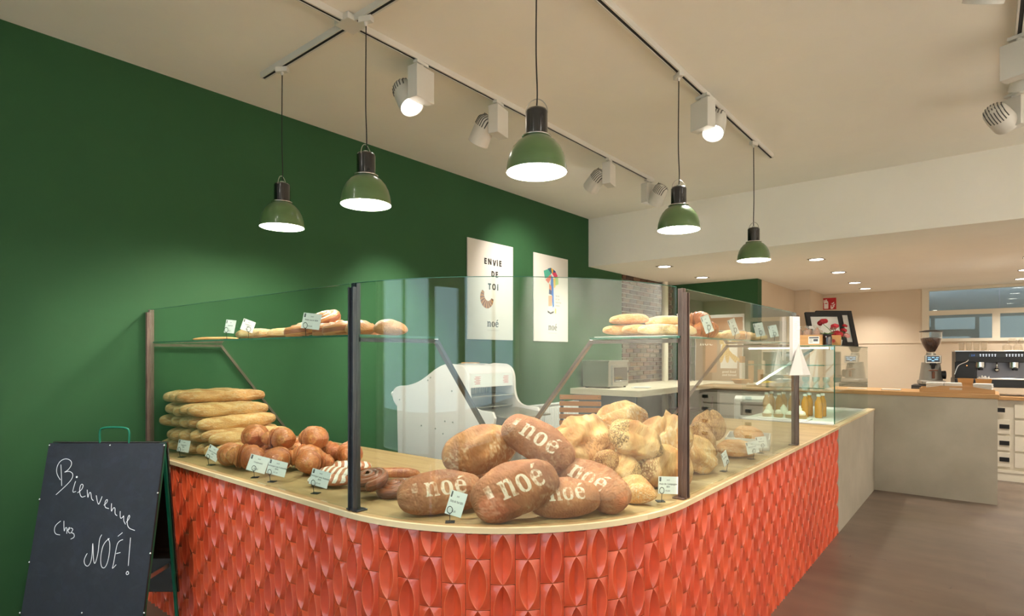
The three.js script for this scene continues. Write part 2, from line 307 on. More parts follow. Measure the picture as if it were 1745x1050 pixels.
pane('glass_screen', span(-0.975, -0.967, TOP + 0.004, GT, -4.12, -2.335), span(-0.975, -0.967, GT, GT + 0.0015, -4.12, -2.335), 'flat glass screen of the right run, between brown posts', 'glass');
pane('glass_shelf', span(-3.95, -1.86, SH - 0.006, SH + 0.002, -1.76, -1.345), M(span(-3.95, -1.9, SH - 0.006, SH + 0.002, -1.345, -1.3445), span(-1.86, -1.859, SH - 0.006, SH + 0.002, -1.76, -1.345)), 'glass shelf above the baguettes, carrying sandwiches and sugar buns', 'shelf');
pane('glass_shelf', span(-1.42, -0.985, SH - 0.006, SH + 0.002, -4.13, -2.3), M(span(-0.985, -0.9845, SH - 0.006, SH + 0.002, -4.13, -2.3), span(-1.42, -0.985, SH - 0.006, SH + 0.002, -2.3, -2.299)), 'glass shelf over the country loaves, carrying rolls and sandwiches', 'shelf');

// ---------------------------------------------------------------- ceiling tracks, pendants, spots, downlights
{
  const TB = CEIL - 0.036;
  const mk = (label, a, b, alongX) => {
    const t = thing('light_track', label, 'light track');
    const L = Math.abs(b[0] - a[0]) + Math.abs(b[1] - a[1]), cx = (a[0] + b[0]) / 2, cz = (a[1] + b[1]) / 2;
    const put = (g) => { if (alongX) g.rotateY(Math.PI / 2); return g.translate(cx, 0, cz); };
    mesh('rail', put(M(box(0.009, 0.026, L, -0.0135, CEIL - 0.023, 0), box(0.009, 0.026, L, 0.0135, CEIL - 0.023, 0), box(0.036, 0.01, L, 0, CEIL - 0.005, 0), box(0.018, 0.026, 0.004, 0, CEIL - 0.023, L / 2 - 0.002), box(0.018, 0.026, 0.004, 0, CEIL - 0.023, -L / 2 + 0.002))), MAT.fitting, t);
    mesh('slot', put(box(0.0178, 0.004, L - 0.01, 0, CEIL - 0.031, 0)), MAT.rubber, t);
  };
  mk('white ceiling track with spotlights aimed at the posters on the green wall', [-2.58, 1.9], [-2.58, -5.37], false);
  mk('white ceiling track over the counter corner with three pendants', [-1.457, 1.9], [-1.457, -5.38], false);
  mk('short white cross track with the two leftmost pendants', [-3.5, -1.81], [-1.475, -1.81], true);
  mk('white ceiling track at the right picture edge', [0.14, 1.9], [0.14, -5.37], false);
  mk('white ceiling track beside the side wall, right of the picture', [1.5, 1.9], [1.5, -5.8], false);
  const j = thing('track_connector', 'white cross connector joining the ceiling tracks', 'connector');
  mesh('housing', rbox(0.12, 0.034, 0.12, 0.004, -2.58, CEIL - 0.02, -1.81), MAT.fitting, j);
}
const RIM = 2.262;
const enamel = phys({ map: tex(128, 128, (u, v) => mixc([76, 104, 60], [92, 120, 72], fbm(u, v, 6, 4))), roughness: 0.28, clearcoat: 0.9, clearcoatRoughness: 0.05 });
function pendant(x, z, label) {
  const t = thing('pendant_lamp', label, 'pendant lamp', [x, RIM, z], rr(0, 3), 'green enamel pendant lamps');
  mesh('shade', lathe([[0.1265, 0], [0.128, 0.003], [0.1265, 0.006], [0.126, 0.018], [0.1225, 0.045], [0.114, 0.075], [0.1, 0.103], [0.08, 0.127], [0.057, 0.143], [0.05, 0.147]], 56), enamel, t);
  mesh('shade_lining', lathe([[0.1255, 0.001], [0.124, 0.018], [0.1205, 0.045], [0.112, 0.074], [0.098, 0.101], [0.078, 0.124], [0.05, 0.142], [0, 0.143]], 56), std({ color: 0xf4f2ec, roughness: 0.6 }), t);
  mesh('collar', lathe([[0.05, 0.144], [0.061, 0.146], [0.062, 0.151], [0.054, 0.155], [0.047, 0.158]], 40), MAT.chrome, t);
  mesh('lamp_cap', lathe([[0.046, 0.154], [0.0465, 0.16], [0.0465, 0.252], [0.042, 0.262], [0.016, 0.265], [0, 0.265]], 40), MAT.gloss, t);
  mesh('gland', M(cyl(0.013, 0.013, 0.012, 0, 0.27, 0, 12)), MAT.inox, t);
  const w = []; for (let i = 0; i <= 12; i++) { const a = Math.PI * i / 12; w.push([0.046 * Math.cos(a), 0.25 + 0.058 * Math.sin(a), 0]); }
  mesh('bail', tube(w, 0.0022, 30, 6), MAT.inox, t);
  const top = CEIL - 0.036 - RIM - 0.03;
  mesh('cord', tube([[0, 0.27, 0], [0.003, 0.32, 0.002], [-0.002, 0.5, 0], [0.001, top, 0]], 0.0032, 30, 6), MAT.rubber, t);
  mesh('ceiling_adapter', M(rbox(0.034, 0.03, 0.075, 0.004, 0, top + 0.015, 0), cyl(0.012, 0.006, 0.02, 0, top - 0.008, 0, 12)), MAT.fitting, t);
  mesh('bulb', lathe([[0, 0.02], [0.022, 0.026], [0.033, 0.046], [0.03, 0.068], [0.018, 0.09], [0.014, 0.115]], 24), MAT.glow, t);
  const l = new THREE.PointLight(WARM, LAMP.pendant); l.position.set(0, 0.045, 0); l.castShadow = true; l.shadow.radius = 1.6; t.add(l);
}
pendant(-3.27, -1.81, 'green enamel pendant lamp with wire handle, nearest the green wall');
pendant(-2.448, -1.81, 'green enamel pendant lamp hanging second from the left, beside the track crossing');
pendant(-1.457, -1.94, 'large-looking green pendant lamp above the stencilled loaves in the middle');
pendant(-1.457, -3.39, 'green enamel pendant lamp hanging left of the big white spotlight');
pendant(-1.457, -4.87, 'farthest and smallest-looking green pendant lamp, at the end of its track');

// thin rib standing just proud of the rounded rear of a spotlight head
function finGeo(x) {
  const R = (y) => (y < 0.055 ? 0.071 - 0.005 * (y - 0.012) / 0.043 : Math.max(0, 0.066 * Math.sqrt(Math.max(0, 1 - ((y - 0.055) / 0.046) ** 2)))), a = [], b = [];
  for (let k = 0; k <= 10; k++) { const y = 0.022 + 0.079 * k / 10, r = R(y) + 0.0016, z = Math.sqrt(Math.max(0, r * r - x * x)); a.push([z, y]); b.unshift([-z, y]); }
  const s = new THREE.Shape(); [...a, ...b].forEach(([z, y], k) => (k ? s.lineTo(z, y) : s.moveTo(z, y))); s.closePath();
  return new THREE.ExtrudeGeometry(s, { depth: 0.006, bevelEnabled: false }).translate(0, 0, -0.003).rotateY(Math.PI / 2).translate(x, 0, 0);
}
const FINM = std({ color: 0x55534f, roughness: 0.6 });
function spot(x, z, target, label, turn = 0, side = 1, power = LAMP.spot, angle = 0.36) {
  const y = CEIL - 0.036, t = thing('track_spotlight', label, 'spotlight', [x, y, z], 0, 'white track spotlights');
  const b = new THREE.Group(); b.rotation.y = turn;
  const pre = (g) => g.rotateY(turn);
  mesh('track_adapter', pre(M(rbox(0.034, 0.02, 0.1, 0.004, 0, -0.008, 0), cyl(0.014, 0.014, 0.03, 0, -0.025, 0, 14))), MAT.fitting, t);
  mesh('driver_box', pre(rbox(0.075, 0.19, 0.15, 0.004, 0, -0.135, 0)), MAT.fitting, t);
  // head: pivots on the side of the box
  const c = V(side * 0.118, -0.165, 0).applyAxisAngle(V(0, 1, 0), turn), dir = V(...target).sub(V(x, y, z).add(c)).normalize();
  const q = new THREE.Quaternion().setFromUnitVectors(V(0, -1, 0), dir), place = (g) => g.applyQuaternion(q).translate(c.x, c.y, c.z);
  const head = mesh('lamp_head', place(lathe([[0, 0.1], [0.02, 0.0985], [0.04, 0.0915], [0.055, 0.08], [0.063, 0.067], [0.066, 0.055], [0.071, 0.012], [0.0735, -0.1], [0.068, -0.102], [0.065, -0.094]], 36)), MAT.fitting, t);
  for (let i = -3; i <= 3; i++) mesh('cooling_fin', place(finGeo(i * 0.0165)), FINM, head);
  mesh('pivot', pre(cyl(0.012, 0.012, 0.03, 0, 0, 0, 12).rotateZ(Math.PI / 2).translate(side * 0.045, -0.165, 0)), MAT.fitting, t);
  mesh('lens', place(cyl(0.065, 0.065, 0.004, 0, -0.092, 0, 32)), MAT.glow, t);
  const l = new THREE.SpotLight(WARM, power, 0, angle, 0.7); l.position.copy(c).addScaledVector(dir, 0.106); l.castShadow = true; l.shadow.radius = 2;
  const tg = new THREE.Object3D(); tg.name = 'aim'; tg.position.set(target[0] - x, target[1] - y, target[2] - z); t.add(tg); l.target = tg; t.add(l);
}
spot(-2.58, -2.3, [-1.35, 0.95, -2.2], 'white spotlight with its bright lens facing the viewer, near the track crossing', 0.1, -1);
spot(-2.58, -3.0, [-4.0, 1.45, -3.2], 'white track spotlight with grey fins, left of the middle pendant', 0.2, -1, LAMP.spot * 1.5, 0.45);
spot(-2.58, -4.5, [-4.0, 2.2, -5.0], 'white track spotlight aimed at the two posters', 0.2, -1, LAMP.spot * 0.72, 0.6);
spot(-2.58, -5.28, [-3.95, 1.3, -6.1], 'last white spotlight at the far end of the left track', -0.2, 1, LAMP.spot * 1.3, 0.5);
spot(-1.457, -3.78, [-1.3, 0.9, -2.5], 'boxy white spotlight with its lit lens below, between the two right pendants', 1.2, 1);
spot(0.14, -5.05, [0.7, 2.55, -6.45], 'white spotlight with fins at right edge, lighting the white beam', 0.9, -1, LAMP.spot * 0.6);
spot(0.14, -4.15, [-0.3, 0.0, -5.4], 'upper white spotlight cut by the right picture edge', 1.2, 1, LAMP.spot * 0.4);
spot(-2.58, -0.3, [-2.9, 0.5, -1.4], 'white track spotlight lighting the left run of tiles, above the view', 0.1, 1, LAMP.spot * 0.9, 0.42);
spot(-2.58, -0.75, [-4.0, 0.8, -1.35], 'white track spotlight lighting the wall above the chalkboard, above the view', 0.2, 1, LAMP.spot * 0.6, 0.4);
spot(-1.457, -0.3, [-1.3, 0.8, -1.7], 'white track spotlight lighting the rounded counter corner, above the view', 0.1, 1, LAMP.spot * 0.8, 0.4);
spot(0.14, -1.7, [-1.0, 0.7, -2.7], 'white track spotlight lighting the start of the right counter run, above the view', 0.1, -1, LAMP.spot, 0.42);
spot(0.14, -3.1, [-1.0, 0.5, -4.4], 'white track spotlight lighting the far tiles of the right run, above the view', 0.1, -1, LAMP.spot * 0.6, 0.4);
for (const z of [-5.4, -3.8, -2.2, -0.6, 1.0]) spot(1.5, z, [RX, 1.7, z], 'white track spotlight washing the side wall right of the picture, ' + { '-5.4': 'deepest', '-3.8': 'fourth', '-2.2': 'third', '-0.6': 'second', 1: 'first' }[z] + ' from the shop window', 0.1, 1, LAMP.wash, 0.75);
function downlight(x, z, label) {
  const t = thing('recessed_downlight', label, 'downlight', [x, LOW, z], 0, 'recessed downlights of the low ceiling');
  const s = new THREE.Shape(); s.moveTo(-0.085, -0.085); s.lineTo(0.085, -0.085); s.lineTo(0.085, 0.085); s.lineTo(-0.085, 0.085); s.closePath();
  const hole = new THREE.Path(); hole.absarc(0, 0, 0.076, 0, Math.PI * 2, true); s.holes.push(hole);
  mesh('frame', new THREE.ExtrudeGeometry(s, { depth: 0.006, bevelEnabled: false, curveSegments: 24 }).rotateX(Math.PI / 2).translate(0, 0, 0), std({ color: 0x8a8172, roughness: 0.5 }), t);
  mesh('lens', cyl(0.0755, 0.0755, 0.004, 0, -0.004, 0, 28), MAT.glow, t);
  const l = new THREE.SpotLight(WARM, LAMP.down, 0, 1.1, 0.8); l.position.set(0, -0.02, 0); l.castShadow = true; l.shadow.radius = 2;
  const tg = new THREE.Object3D(); tg.name = 'aim'; tg.position.set(0, -2, 0); t.add(tg); l.target = tg; t.add(l);
}
[[-7.67, 'first'], [-9.07, 'second'], [-10.4, 'third'], [-11.6, 'fourth']].forEach(([z, w]) => downlight(1.95, z, w + ' recessed downlight beside the right wall, outside the picture'));
downlight(-3.22, -7.04, 'recessed downlight just behind the beam, left of the far pendant');
downlight(-3.25, -8.4, 'small recessed downlight above the green back wall');
downlight(-1.57, -7.67, 'nearest and largest of the four recessed downlights right of the far pendant');
downlight(-1.58, -9.07, 'second recessed downlight in the row right of the far pendant');
downlight(-1.61, -10.55, 'third recessed downlight in the row right of the far pendant');
downlight(-1.61, -11.6, 'farthest recessed downlight, above the fire extinguisher sign');
downlight(0.42, -11.6, 'recessed downlight above the back window at the right edge');
[[-7.67, 'over the oak bar end, outside the picture'], [-9.07, 'over the espresso machine, outside the picture'], [-10.4, 'between espresso machine and back window, outside the picture']].forEach(([z, w]) => downlight(0.42, z, 'recessed downlight ' + w));

// ---------------------------------------------------------------- breads
// A loaf along local x, top at +y. u runs along the loaf, v around it with the top at v = 0.5.
function loafGeo(L, W, H, o = {}) {
  const { nx = 30, nt = 26, p = 2.4, lump = 0.05, freq = 9, flat = 0.6, sd = 0, shape } = o, P = [], U = [], I = [];
  for (let i = 0; i <= nx; i++) {
    const t = -1 + 2 * i / nx, s = Math.sin(t * Math.PI / 2), e = Math.pow(Math.max(0, 1 - Math.pow(Math.abs(s), p)), 1 / p * 1.05);
    for (let k = 0; k <= nt; k++) {
      const th = -Math.PI / 2 + 2 * Math.PI * k / nt, tk = k === nt ? -Math.PI / 2 : th;
      let cy = Math.sin(tk), cz = Math.cos(tk); const d = Math.pow(Math.abs(cy) ** 2.3 + Math.abs(cz) ** 2.3, -1 / 2.3); cy *= d; cz *= d;
      if (cy < 0) cy *= flat;
      let x = s * L / 2, f = 1 + lump * PN.noise(x * freq + sd, cy * H * freq + sd * 1.7, cz * W * freq + 3.1) * 2 + lump * 0.6 * PN.noise(x * freq * 3.3 + sd, cy * H * freq * 3.3, cz * W * freq * 3.3);
      let e2 = e; if (shape) { const r = shape(s, th, f); f = r.f ?? f; e2 = e * (r.e ?? 1); }
      P.push(x, cy * H / 2 * e2 * f, cz * W / 2 * e2 * f); U.push(0.5 + s / 2, k / nt);
    }
  }
  const n = nt + 1;
  for (let i = 0; i < nx; i++) for (let k = 0; k < nt; k++) { const a = i * n + k, b = a + 1, c = a + n, d = c + 1; I.push(a, d, b, a, c, d); }
  const g = new THREE.BufferGeometry(); g.setAttribute('position', new THREE.Float32BufferAttribute(P, 3)); g.setAttribute('uv', new THREE.Float32BufferAttribute(U, 2)); g.setIndex(I);
  g.computeVertexNormals();
  const N = g.attributes.normal;                                  // close the seam
  for (let i = 0; i <= nx; i++) { const a = i * n, b = a + nt, v = V(N.getX(a) + N.getX(b), N.getY(a) + N.getY(b), N.getZ(a) + N.getZ(b)).normalize(); N.setXYZ(a, v.x, v.y, v.z); N.setXYZ(b, v.x, v.y, v.z); }
  return g;
}
function lay(o, [x, y, z], axis, top) {                           // local x along axis, local y towards top
  const X = V(...axis).normalize(), Y = V(...top).normalize(), Z = X.clone().cross(Y).normalize(); Y.copy(Z).cross(X);
  o.quaternion.setFromRotationMatrix(new THREE.Matrix4().makeBasis(X, Y, Z)); o.position.set(x, y, z); return o;
}
const gashes = (list, depth, wid) => (s, th, f) => { let m = f; for (const [s0, t0, ang, len] of list) { const dx = (s - s0), dt = (th - t0) / 3, u = dx * Math.cos(ang) + dt * Math.sin(ang), v = -dx * Math.sin(ang) + dt * Math.cos(ang); if (Math.abs(u) < len) { const k = 1 - (u / len) ** 2; m += -depth * k * Math.exp(-((v / wid) ** 2)) + depth * 0.8 * k * Math.exp(-(((v - wid * 1.7) / wid) ** 2)); } } return { f: m }; };
// crust colours
const crust = (a, b, flour, extra) => tex(256, 256, (u, v) => {
  let c = mixc(a, b, Math.min(1, Math.max(0, (fbm(u, v, 4, 5) - 0.25) * 2)));
  const sp = fbm(u + 0.3, v + 0.1, 32, 3); c = mixc(c, [226, 208, 184], flour * Math.max(0, (sp - 0.42) * 4) * Math.min(1, Math.max(0, (fbm(u, v + 0.4, 3, 3) - 0.35) * 5)));
  return extra ? extra(c, u, v) : c;
});
const bumpCrust = tex(256, 256, (u, v) => 255 * (0.6 * fbm(u, v, 8, 4) + 0.4 * vn(u * 64, v * 64, 64)), false);
const bake = (map, rough = 0.7, coat = 0) => phys({ map, bumpMap: bumpCrust, bumpScale: 0.005, roughness: rough, clearcoat: coat, clearcoatRoughness: 0.35 });
function stencilTex(word, tx, ty, size, sd) {                      // brown crust with a word dusted on in flour
  const W = 512, H = 512, c = document.createElement('canvas'); c.width = W; c.height = H; const x = c.getContext('2d');
  x.fillStyle = '#000'; x.fillRect(0, 0, W, H); x.fillStyle = '#fff'; x.font = 'bold ' + size + 'px serif'; x.textAlign = 'center'; x.textBaseline = 'middle';
  x.save(); x.translate(tx, ty); x.scale(1.38, 1.02); x.fillText(word, 0, 0); x.restore();
  x.save(); x.translate(tx - size * 1.75, ty - 6); x.globalAlpha = 0.6; x.fillRect(-20, -24, 34, 46); x.restore();
  const m = x.getImageData(0, 0, W, H).data;
  return tex(W, H, (u, v) => {
    const px = Math.min(W - 1, u * W | 0), py = Math.min(H - 1, (1 - v) * H | 0), k = m[(py * W + px) * 4] / 255, n = fbm(u + sd, v, 32, 3), q = fbm(u + sd, v + sd, 4, 5);
    let col = mixc([140, 80, 48], [184, 118, 76], Math.min(1, Math.max(0, (q - 0.25) * 2)));
    col = mixc(col, [208, 178, 148], 0.3 * Math.max(0, (n - 0.4) * 3) * Math.min(1, Math.max(0, (fbm(u, v + sd, 3, 4) - 0.42) * 6)));
    const dusty = Math.max(0, Math.min(1, k * (1.6 * n + 1.1 * fbm(u + sd, v, 8, 3) - 0.45)));
    return mixc(col, [228, 212, 192], dusty * 0.88);
  });
}
const stencilled = [stencilTex('noé', 266, 266, 100, 0.1), stencilTex('noé', 274, 262, 106, 0.43), stencilTex('noé', 262, 262, 104, 0.71)].map((t) => bake(t, 0.75));
const brownCrust = bake(crust([142, 84, 48], [190, 126, 76], 0.5), 0.7);
const splitLoaf = bake(crust([130, 72, 36], [184, 116, 62], 0.35, (c, u, v) => { const d = Math.abs(v - 0.55 - 0.05 * Math.sin(u * 9)); return d < 0.09 ? mixc(c, [200, 134, 74], 0.7 * (1 - d / 0.09)) : c; }), 0.7);
const DARKTOP = gashes([[0, Math.PI / 2 + 0.95, 0, 0.85]], 0.14, 0.05);
const noeA = loafGeo(0.33, 0.165, 0.14, { sd: 1, p: 2.9, lump: 0.06, shape: DARKTOP }), noeB = loafGeo(0.34, 0.19, 0.145, { sd: 4, p: 3, lump: 0.06, shape: DARKTOP }), noeC = loafGeo(0.27, 0.15, 0.112, { sd: 9, p: 2.7, shape: DARKTOP });
const PILE = 'brown stencilled loaves piled at the counter corner';
const tilt = (x, z, k = 0.62) => { const v = V(-x, 0, -z).normalize(); return [v.x * k, 0.75, v.z * k]; };
function loaf(geo, mat, pos, axis, top, name, label, category, group) { const m = solo(name, geo, mat, label, category, group); lay(m, pos, axis, top); return m; }
loaf(noeA, stencilled[0], [-1.605, 0.956, -1.53], [0.5, 0.03, -0.85], tilt(-1.6, -1.55, 0.75), 'bread_loaf', 'brown loaf with floury lettering, leftmost at the front behind the tilted card', 'bread', PILE);
loaf(noeB, stencilled[1], [-1.335, 0.978, -1.648], [0.46, 0.28, -0.84], tilt(-1.32, -1.64, 0.95), 'bread_loaf', 'largest brown stencilled loaf, front and centre of the pile, lettering rising to the right', 'bread', PILE);
loaf(noeC, stencilled[2], [-1.215, 0.934, -1.79], [0.7, 0.05, -0.7], tilt(-1.2, -1.75, 0.7), 'bread_loaf', 'low brown loaf half hidden behind the large front loaf, showing one floury letter', 'bread', PILE);
loaf(noeA, stencilled[2], [-1.19, 0.985, -1.95], [0.95, -0.26, 0.1], tilt(-1.2, -1.94, 0.9), 'bread_loaf', 'brown loaf with floury lettering sloping down at the right of the pile', 'bread', PILE);
loaf(noeA, stencilled[1], [-1.422, 1.135, -1.9], [0.84, -0.47, -0.25], tilt(-1.42, -1.9, 0.8), 'bread_loaf', 'topmost brown loaf with floury lettering, tipped down to the right', 'bread', PILE);
loaf(loafGeo(0.325, 0.2, 0.19, { sd: 14, shape: gashes([[0, 1.9, 0.1, 0.85], [0.1, 1.2, 0.15, 0.6]], 0.16, 0.06) }), splitLoaf, [-1.655, 1.092, -1.8], [0.44, 0.22, -0.87], tilt(-1.64, -1.8, 0.9), 'bread_loaf', 'plain split-crust brown loaf at the upper left of the pile', 'bread', PILE);
loaf(noeC, brownCrust, [-1.48, 0.98, -1.83], [0.2, 0.2, -0.95], tilt(-1.5, -1.83, 0.5), 'bread_loaf', 'brown loaf squeezed in the middle of the pile under the two top loaves', 'bread', PILE);
loaf(noeC, brownCrust, [-1.42, 0.95, -2.05], [1, 0, -0.1], [0, 1, 0.1], 'bread_loaf', 'brown loaf at the back bottom of the stencilled pile', 'bread', PILE);
loaf(noeC, brownCrust, [-1.74, 0.95, -1.88], [0.6, 0, -0.8], [0, 1, 0], 'bread_loaf', 'brown loaf under the split-crust loaf at the pile\'s left rear', 'bread', PILE);

// pale country loaves with seeded ends
const seedDots = (dens) => { const s = []; for (let i = 0; i < dens; i++) s.push([rnd(), rnd(), rnd() * 3]); return s; };
function seededTex(a, b, patches, seedCol, dark) {
  const W = 512, c = document.createElement('canvas'); c.width = W; c.height = W; const x = c.getContext('2d');
  x.fillStyle = '#000'; x.fillRect(0, 0, W, W); x.fillStyle = '#fff';
  for (let i = 0; i < 2600; i++) { const px = rnd() * W, py = rnd() * W; if (!patches(px / W, 1 - py / W)) continue; x.save(); x.translate(px, py); x.rotate(rnd() * 3.1); x.scale(1, 0.5); x.beginPath(); x.arc(0, 0, 5.2, 0, 6.3); x.fill(); x.restore(); }
  const m = x.getImageData(0, 0, W, W).data;
  return tex(W, W, (u, v) => {
    const k = m[(Math.min(W - 1, (1 - v) * W | 0) * W + Math.min(W - 1, u * W | 0)) * 4] / 255;
    let col = mixc(a, b, Math.min(1, Math.max(0, (fbm(u, v, 4, 5) - 0.28) * 2.2)));
    col = mixc(col, [232, 206, 166], 0.6 * Math.max(0, (fbm(u + 0.2, v, 6, 4) - 0.48) * 3));
    if (patches(u, v)) col = mixc(col, dark, 0.6);
    return mixc(col, seedCol, k * 0.9);
  });
}
const PALE = [166, 100, 48], PALE2 = [226, 180, 118];
const endPatch = (u, v) => (u > 0.66 + 0.05 * Math.sin(v * 20) && v > 0.3) , midPatch = (u, v) => u > 0.35 && u < 0.85 && v > 0.28 && v < 0.44, bothPatch = (u, v) => u < 0.2 + 0.03 * Math.sin(v * 18) || u > 0.78, allPatch = () => true;
const paleEnd = bake(seededTex(PALE, PALE2, endPatch, [226, 196, 142], [150, 104, 60])), paleMid = bake(seededTex(PALE, PALE2, midPatch, [176, 120, 72], [214, 150, 96])), paleBoth = bake(seededTex(PALE, PALE2, bothPatch, [120, 84, 46], [206, 168, 110])), seeded = bake(seededTex([140, 86, 42], [178, 118, 64], allPatch, [206, 160, 100], [140, 84, 42])), pale = bake(crust(PALE, PALE2, 0.4)), tan = bake(crust([188, 118, 62], [222, 160, 96], 0.4));
const lowG = loafGeo(0.27, 0.17, 0.1, { sd: 71, lump: 0.08 });
const CG = 'pale country loaves on the right run';
const rough = (sd) => ({ sd, lump: 0.17, freq: 9, p: 2.3, nx: 40, nt: 36 });
const big = loafGeo(0.31, 0.24, 0.2, { ...rough(21), shape: gashes([[0, 1.3, 0.3, 0.8], [0.1, 2.2, -0.2, 0.6]], 0.22, 0.08) }), oval = loafGeo(0.28, 0.17, 0.15, { ...rough(33), shape: gashes([[0, 1.6, 0.05, 0.9]], 0.2, 0.06) }), roundL = loafGeo(0.28, 0.26, 0.2, { ...rough(41), lump: 0.1, shape: gashes([[0, 1.2, 0.9, 0.9], [0.1, 2.0, -0.9, 0.9]], 0.16, 0.06) });
loaf(big, paleMid, [-1.51, 1.075, -2.39], [0.437, 0.1, -0.876], tilt(-1.5, -2.37, 0.8), 'country_loaf', 'craggy pale country loaf with a sesame patch on its side, beside the top stencilled loaf', 'bread', CG);
loaf(oval, pale, [-1.451, 1.16, -2.66], [0.7, 0.15, -0.7], tilt(-1.45, -2.66, 0.3), 'country_loaf', 'pale floury oval loaf at the very top of the country loaves', 'bread', CG);
loaf(oval, paleBoth, [-1.21, 1.105, -2.345], [0.5, -0.42, -0.7], tilt(-1.2, -2.34, 0.8), 'country_loaf', 'pale loaf seeded at both ends, sloping down in the middle of the heap', 'bread', CG);
loaf(roundL, pale, [-1.225, 1.08, -2.68], [0.996, 0.09, -0.1], tilt(-1.22, -2.65, 0.9), 'country_loaf', 'large round golden loaf leaning behind the brown post', 'bread', CG);
loaf(loafGeo(0.17, 0.12, 0.11, rough(52)), paleBoth, [-1.235, 1.0, -2.265], [0.8, -0.4, -0.3], tilt(-1.23, -2.26, 0.6), 'country_loaf', 'small seeded bread piece tucked under the sloping pale loaf', 'bread', CG);
loaf(loafGeo(0.12, 0.1, 0.1, { ...rough(58), p: 2 }), seeded, [-1.285, 1.03, -2.22], [0.8, 0.2, -0.3], [0.3, 0.8, 0.4], 'seeded_roll', 'small grey seeded roll in the hollow of the heap', 'bread', CG);
loaf(loafGeo(0.2, 0.13, 0.11, { sd: 61, p: 1.5, lump: 0.06, shape: gashes([[-0.2, 1.7, 0.5, 0.4], [0.2, 1.7, 0.5, 0.4]], 0.12, 0.05) }), tan, [-1.1, 0.948, -2.13], [0.95, -0.1, 0.1], tilt(-1.13, -2.13, 0.6), 'pointed_loaf', 'small pointed orange-brown loaf right of the stencilled pile', 'bread', CG);
loaf(loafGeo(0.29, 0.2, 0.17, rough(23)), paleEnd, [-1.14, 0.955, -2.45], [-0.75, 0.12, 0.6], tilt(-1.08, -2.4, 0.9), 'country_loaf', 'big pale loaf with a seeded end behind the large price card', 'bread', CG);
loaf(loafGeo(0.28, 0.2, 0.16, rough(27)), pale, [-1.15, 0.955, -2.84], [0.42, -0.25, -0.8], tilt(-1.1, -2.8, 0.8), 'country_loaf', 'wide pale loaf lying just right of the brown post', 'bread', CG);
loaf(lowG, pale, [-1.54, 0.932, -2.42], [0.8, 0, -0.6], [0, 1, 0.1], 'country_loaf', 'pale loaf at the bottom under the craggy sesame loaf', 'bread', CG);
loaf(lowG, paleBoth, [-1.45, 0.932, -2.68], [0.8, 0, -0.6], [0, 1, 0.1], 'country_loaf', 'seeded pale loaf at the bottom behind the heap', 'bread', CG);
loaf(lowG, tan, [-1.4, 0.932, -2.97], [0.9, 0, -0.4], [0, 1, 0.2], 'country_loaf', 'tan round loaf below the seeded balls', 'bread', CG);
const sb = loafGeo(0.19, 0.185, 0.17, { ...rough(77), p: 2, lump: 0.08, shape: gashes([[0, 1.57, 0, 0.8], [0, 1.57, 1.57, 0.8]], 0.1, 0.08) });
loaf(sb, seeded, [-1.215, 1.088, -3.24], [0.77, 0, -0.63], tilt(-1.2, -3.28, 0.7), 'seeded_loaf', 'round seed-covered loaf, upper one right of the brown post', 'bread', CG);
loaf(sb, seeded, [-1.2, 1.035, -3.04], [0.56, -0.09, -0.82], tilt(-1.17, -3.07, 0.4), 'seeded_loaf', 'round seed-covered loaf touching the brown post', 'bread', CG);
loaf(sb, seeded, [-1.25, 0.951, -3.2], [0.8, 0, -0.6], [0, 1, 0.3], 'seeded_loaf', 'round seed-covered loaf at the bottom right of the brown post', 'bread', CG);
loaf(lowG, tan, [-1.14, 0.932, -3.47], [0.3, 0, -0.95], [0.2, 1, 0], 'country_loaf', 'tan loaf lying in front of the small cards on the right run', 'bread', CG);
{ // carton tray with a loaf
  const t = thing('carton_tray', 'white carton tray with loaf on the right run', 'tray', [-1.2, TOP, -3.9], 0.25);
  mesh('base', rbox(0.26, 0.008, 0.34, 0.002, 0, 0.005, 0), MAT.paper, t);
  for (const s of [-1, 1]) { mesh('side', rbox(0.008, 0.07, 0.34, 0.002, s * 0.126, 0.037, 0), MAT.paper, t); mesh('side', rbox(0.26, 0.07, 0.008, 0.002, 0, 0.037, s * 0.166), MAT.paper, t); }
  loaf(loafGeo(0.29, 0.19, 0.13, { sd: 90, lump: 0.06 }), tan, [-1.2, 0.965, -3.9], [0.25, 0, 0.97], [0.2, 1, 0], 'country_loaf', 'tan loaf lying in the white carton tray', 'bread');
}

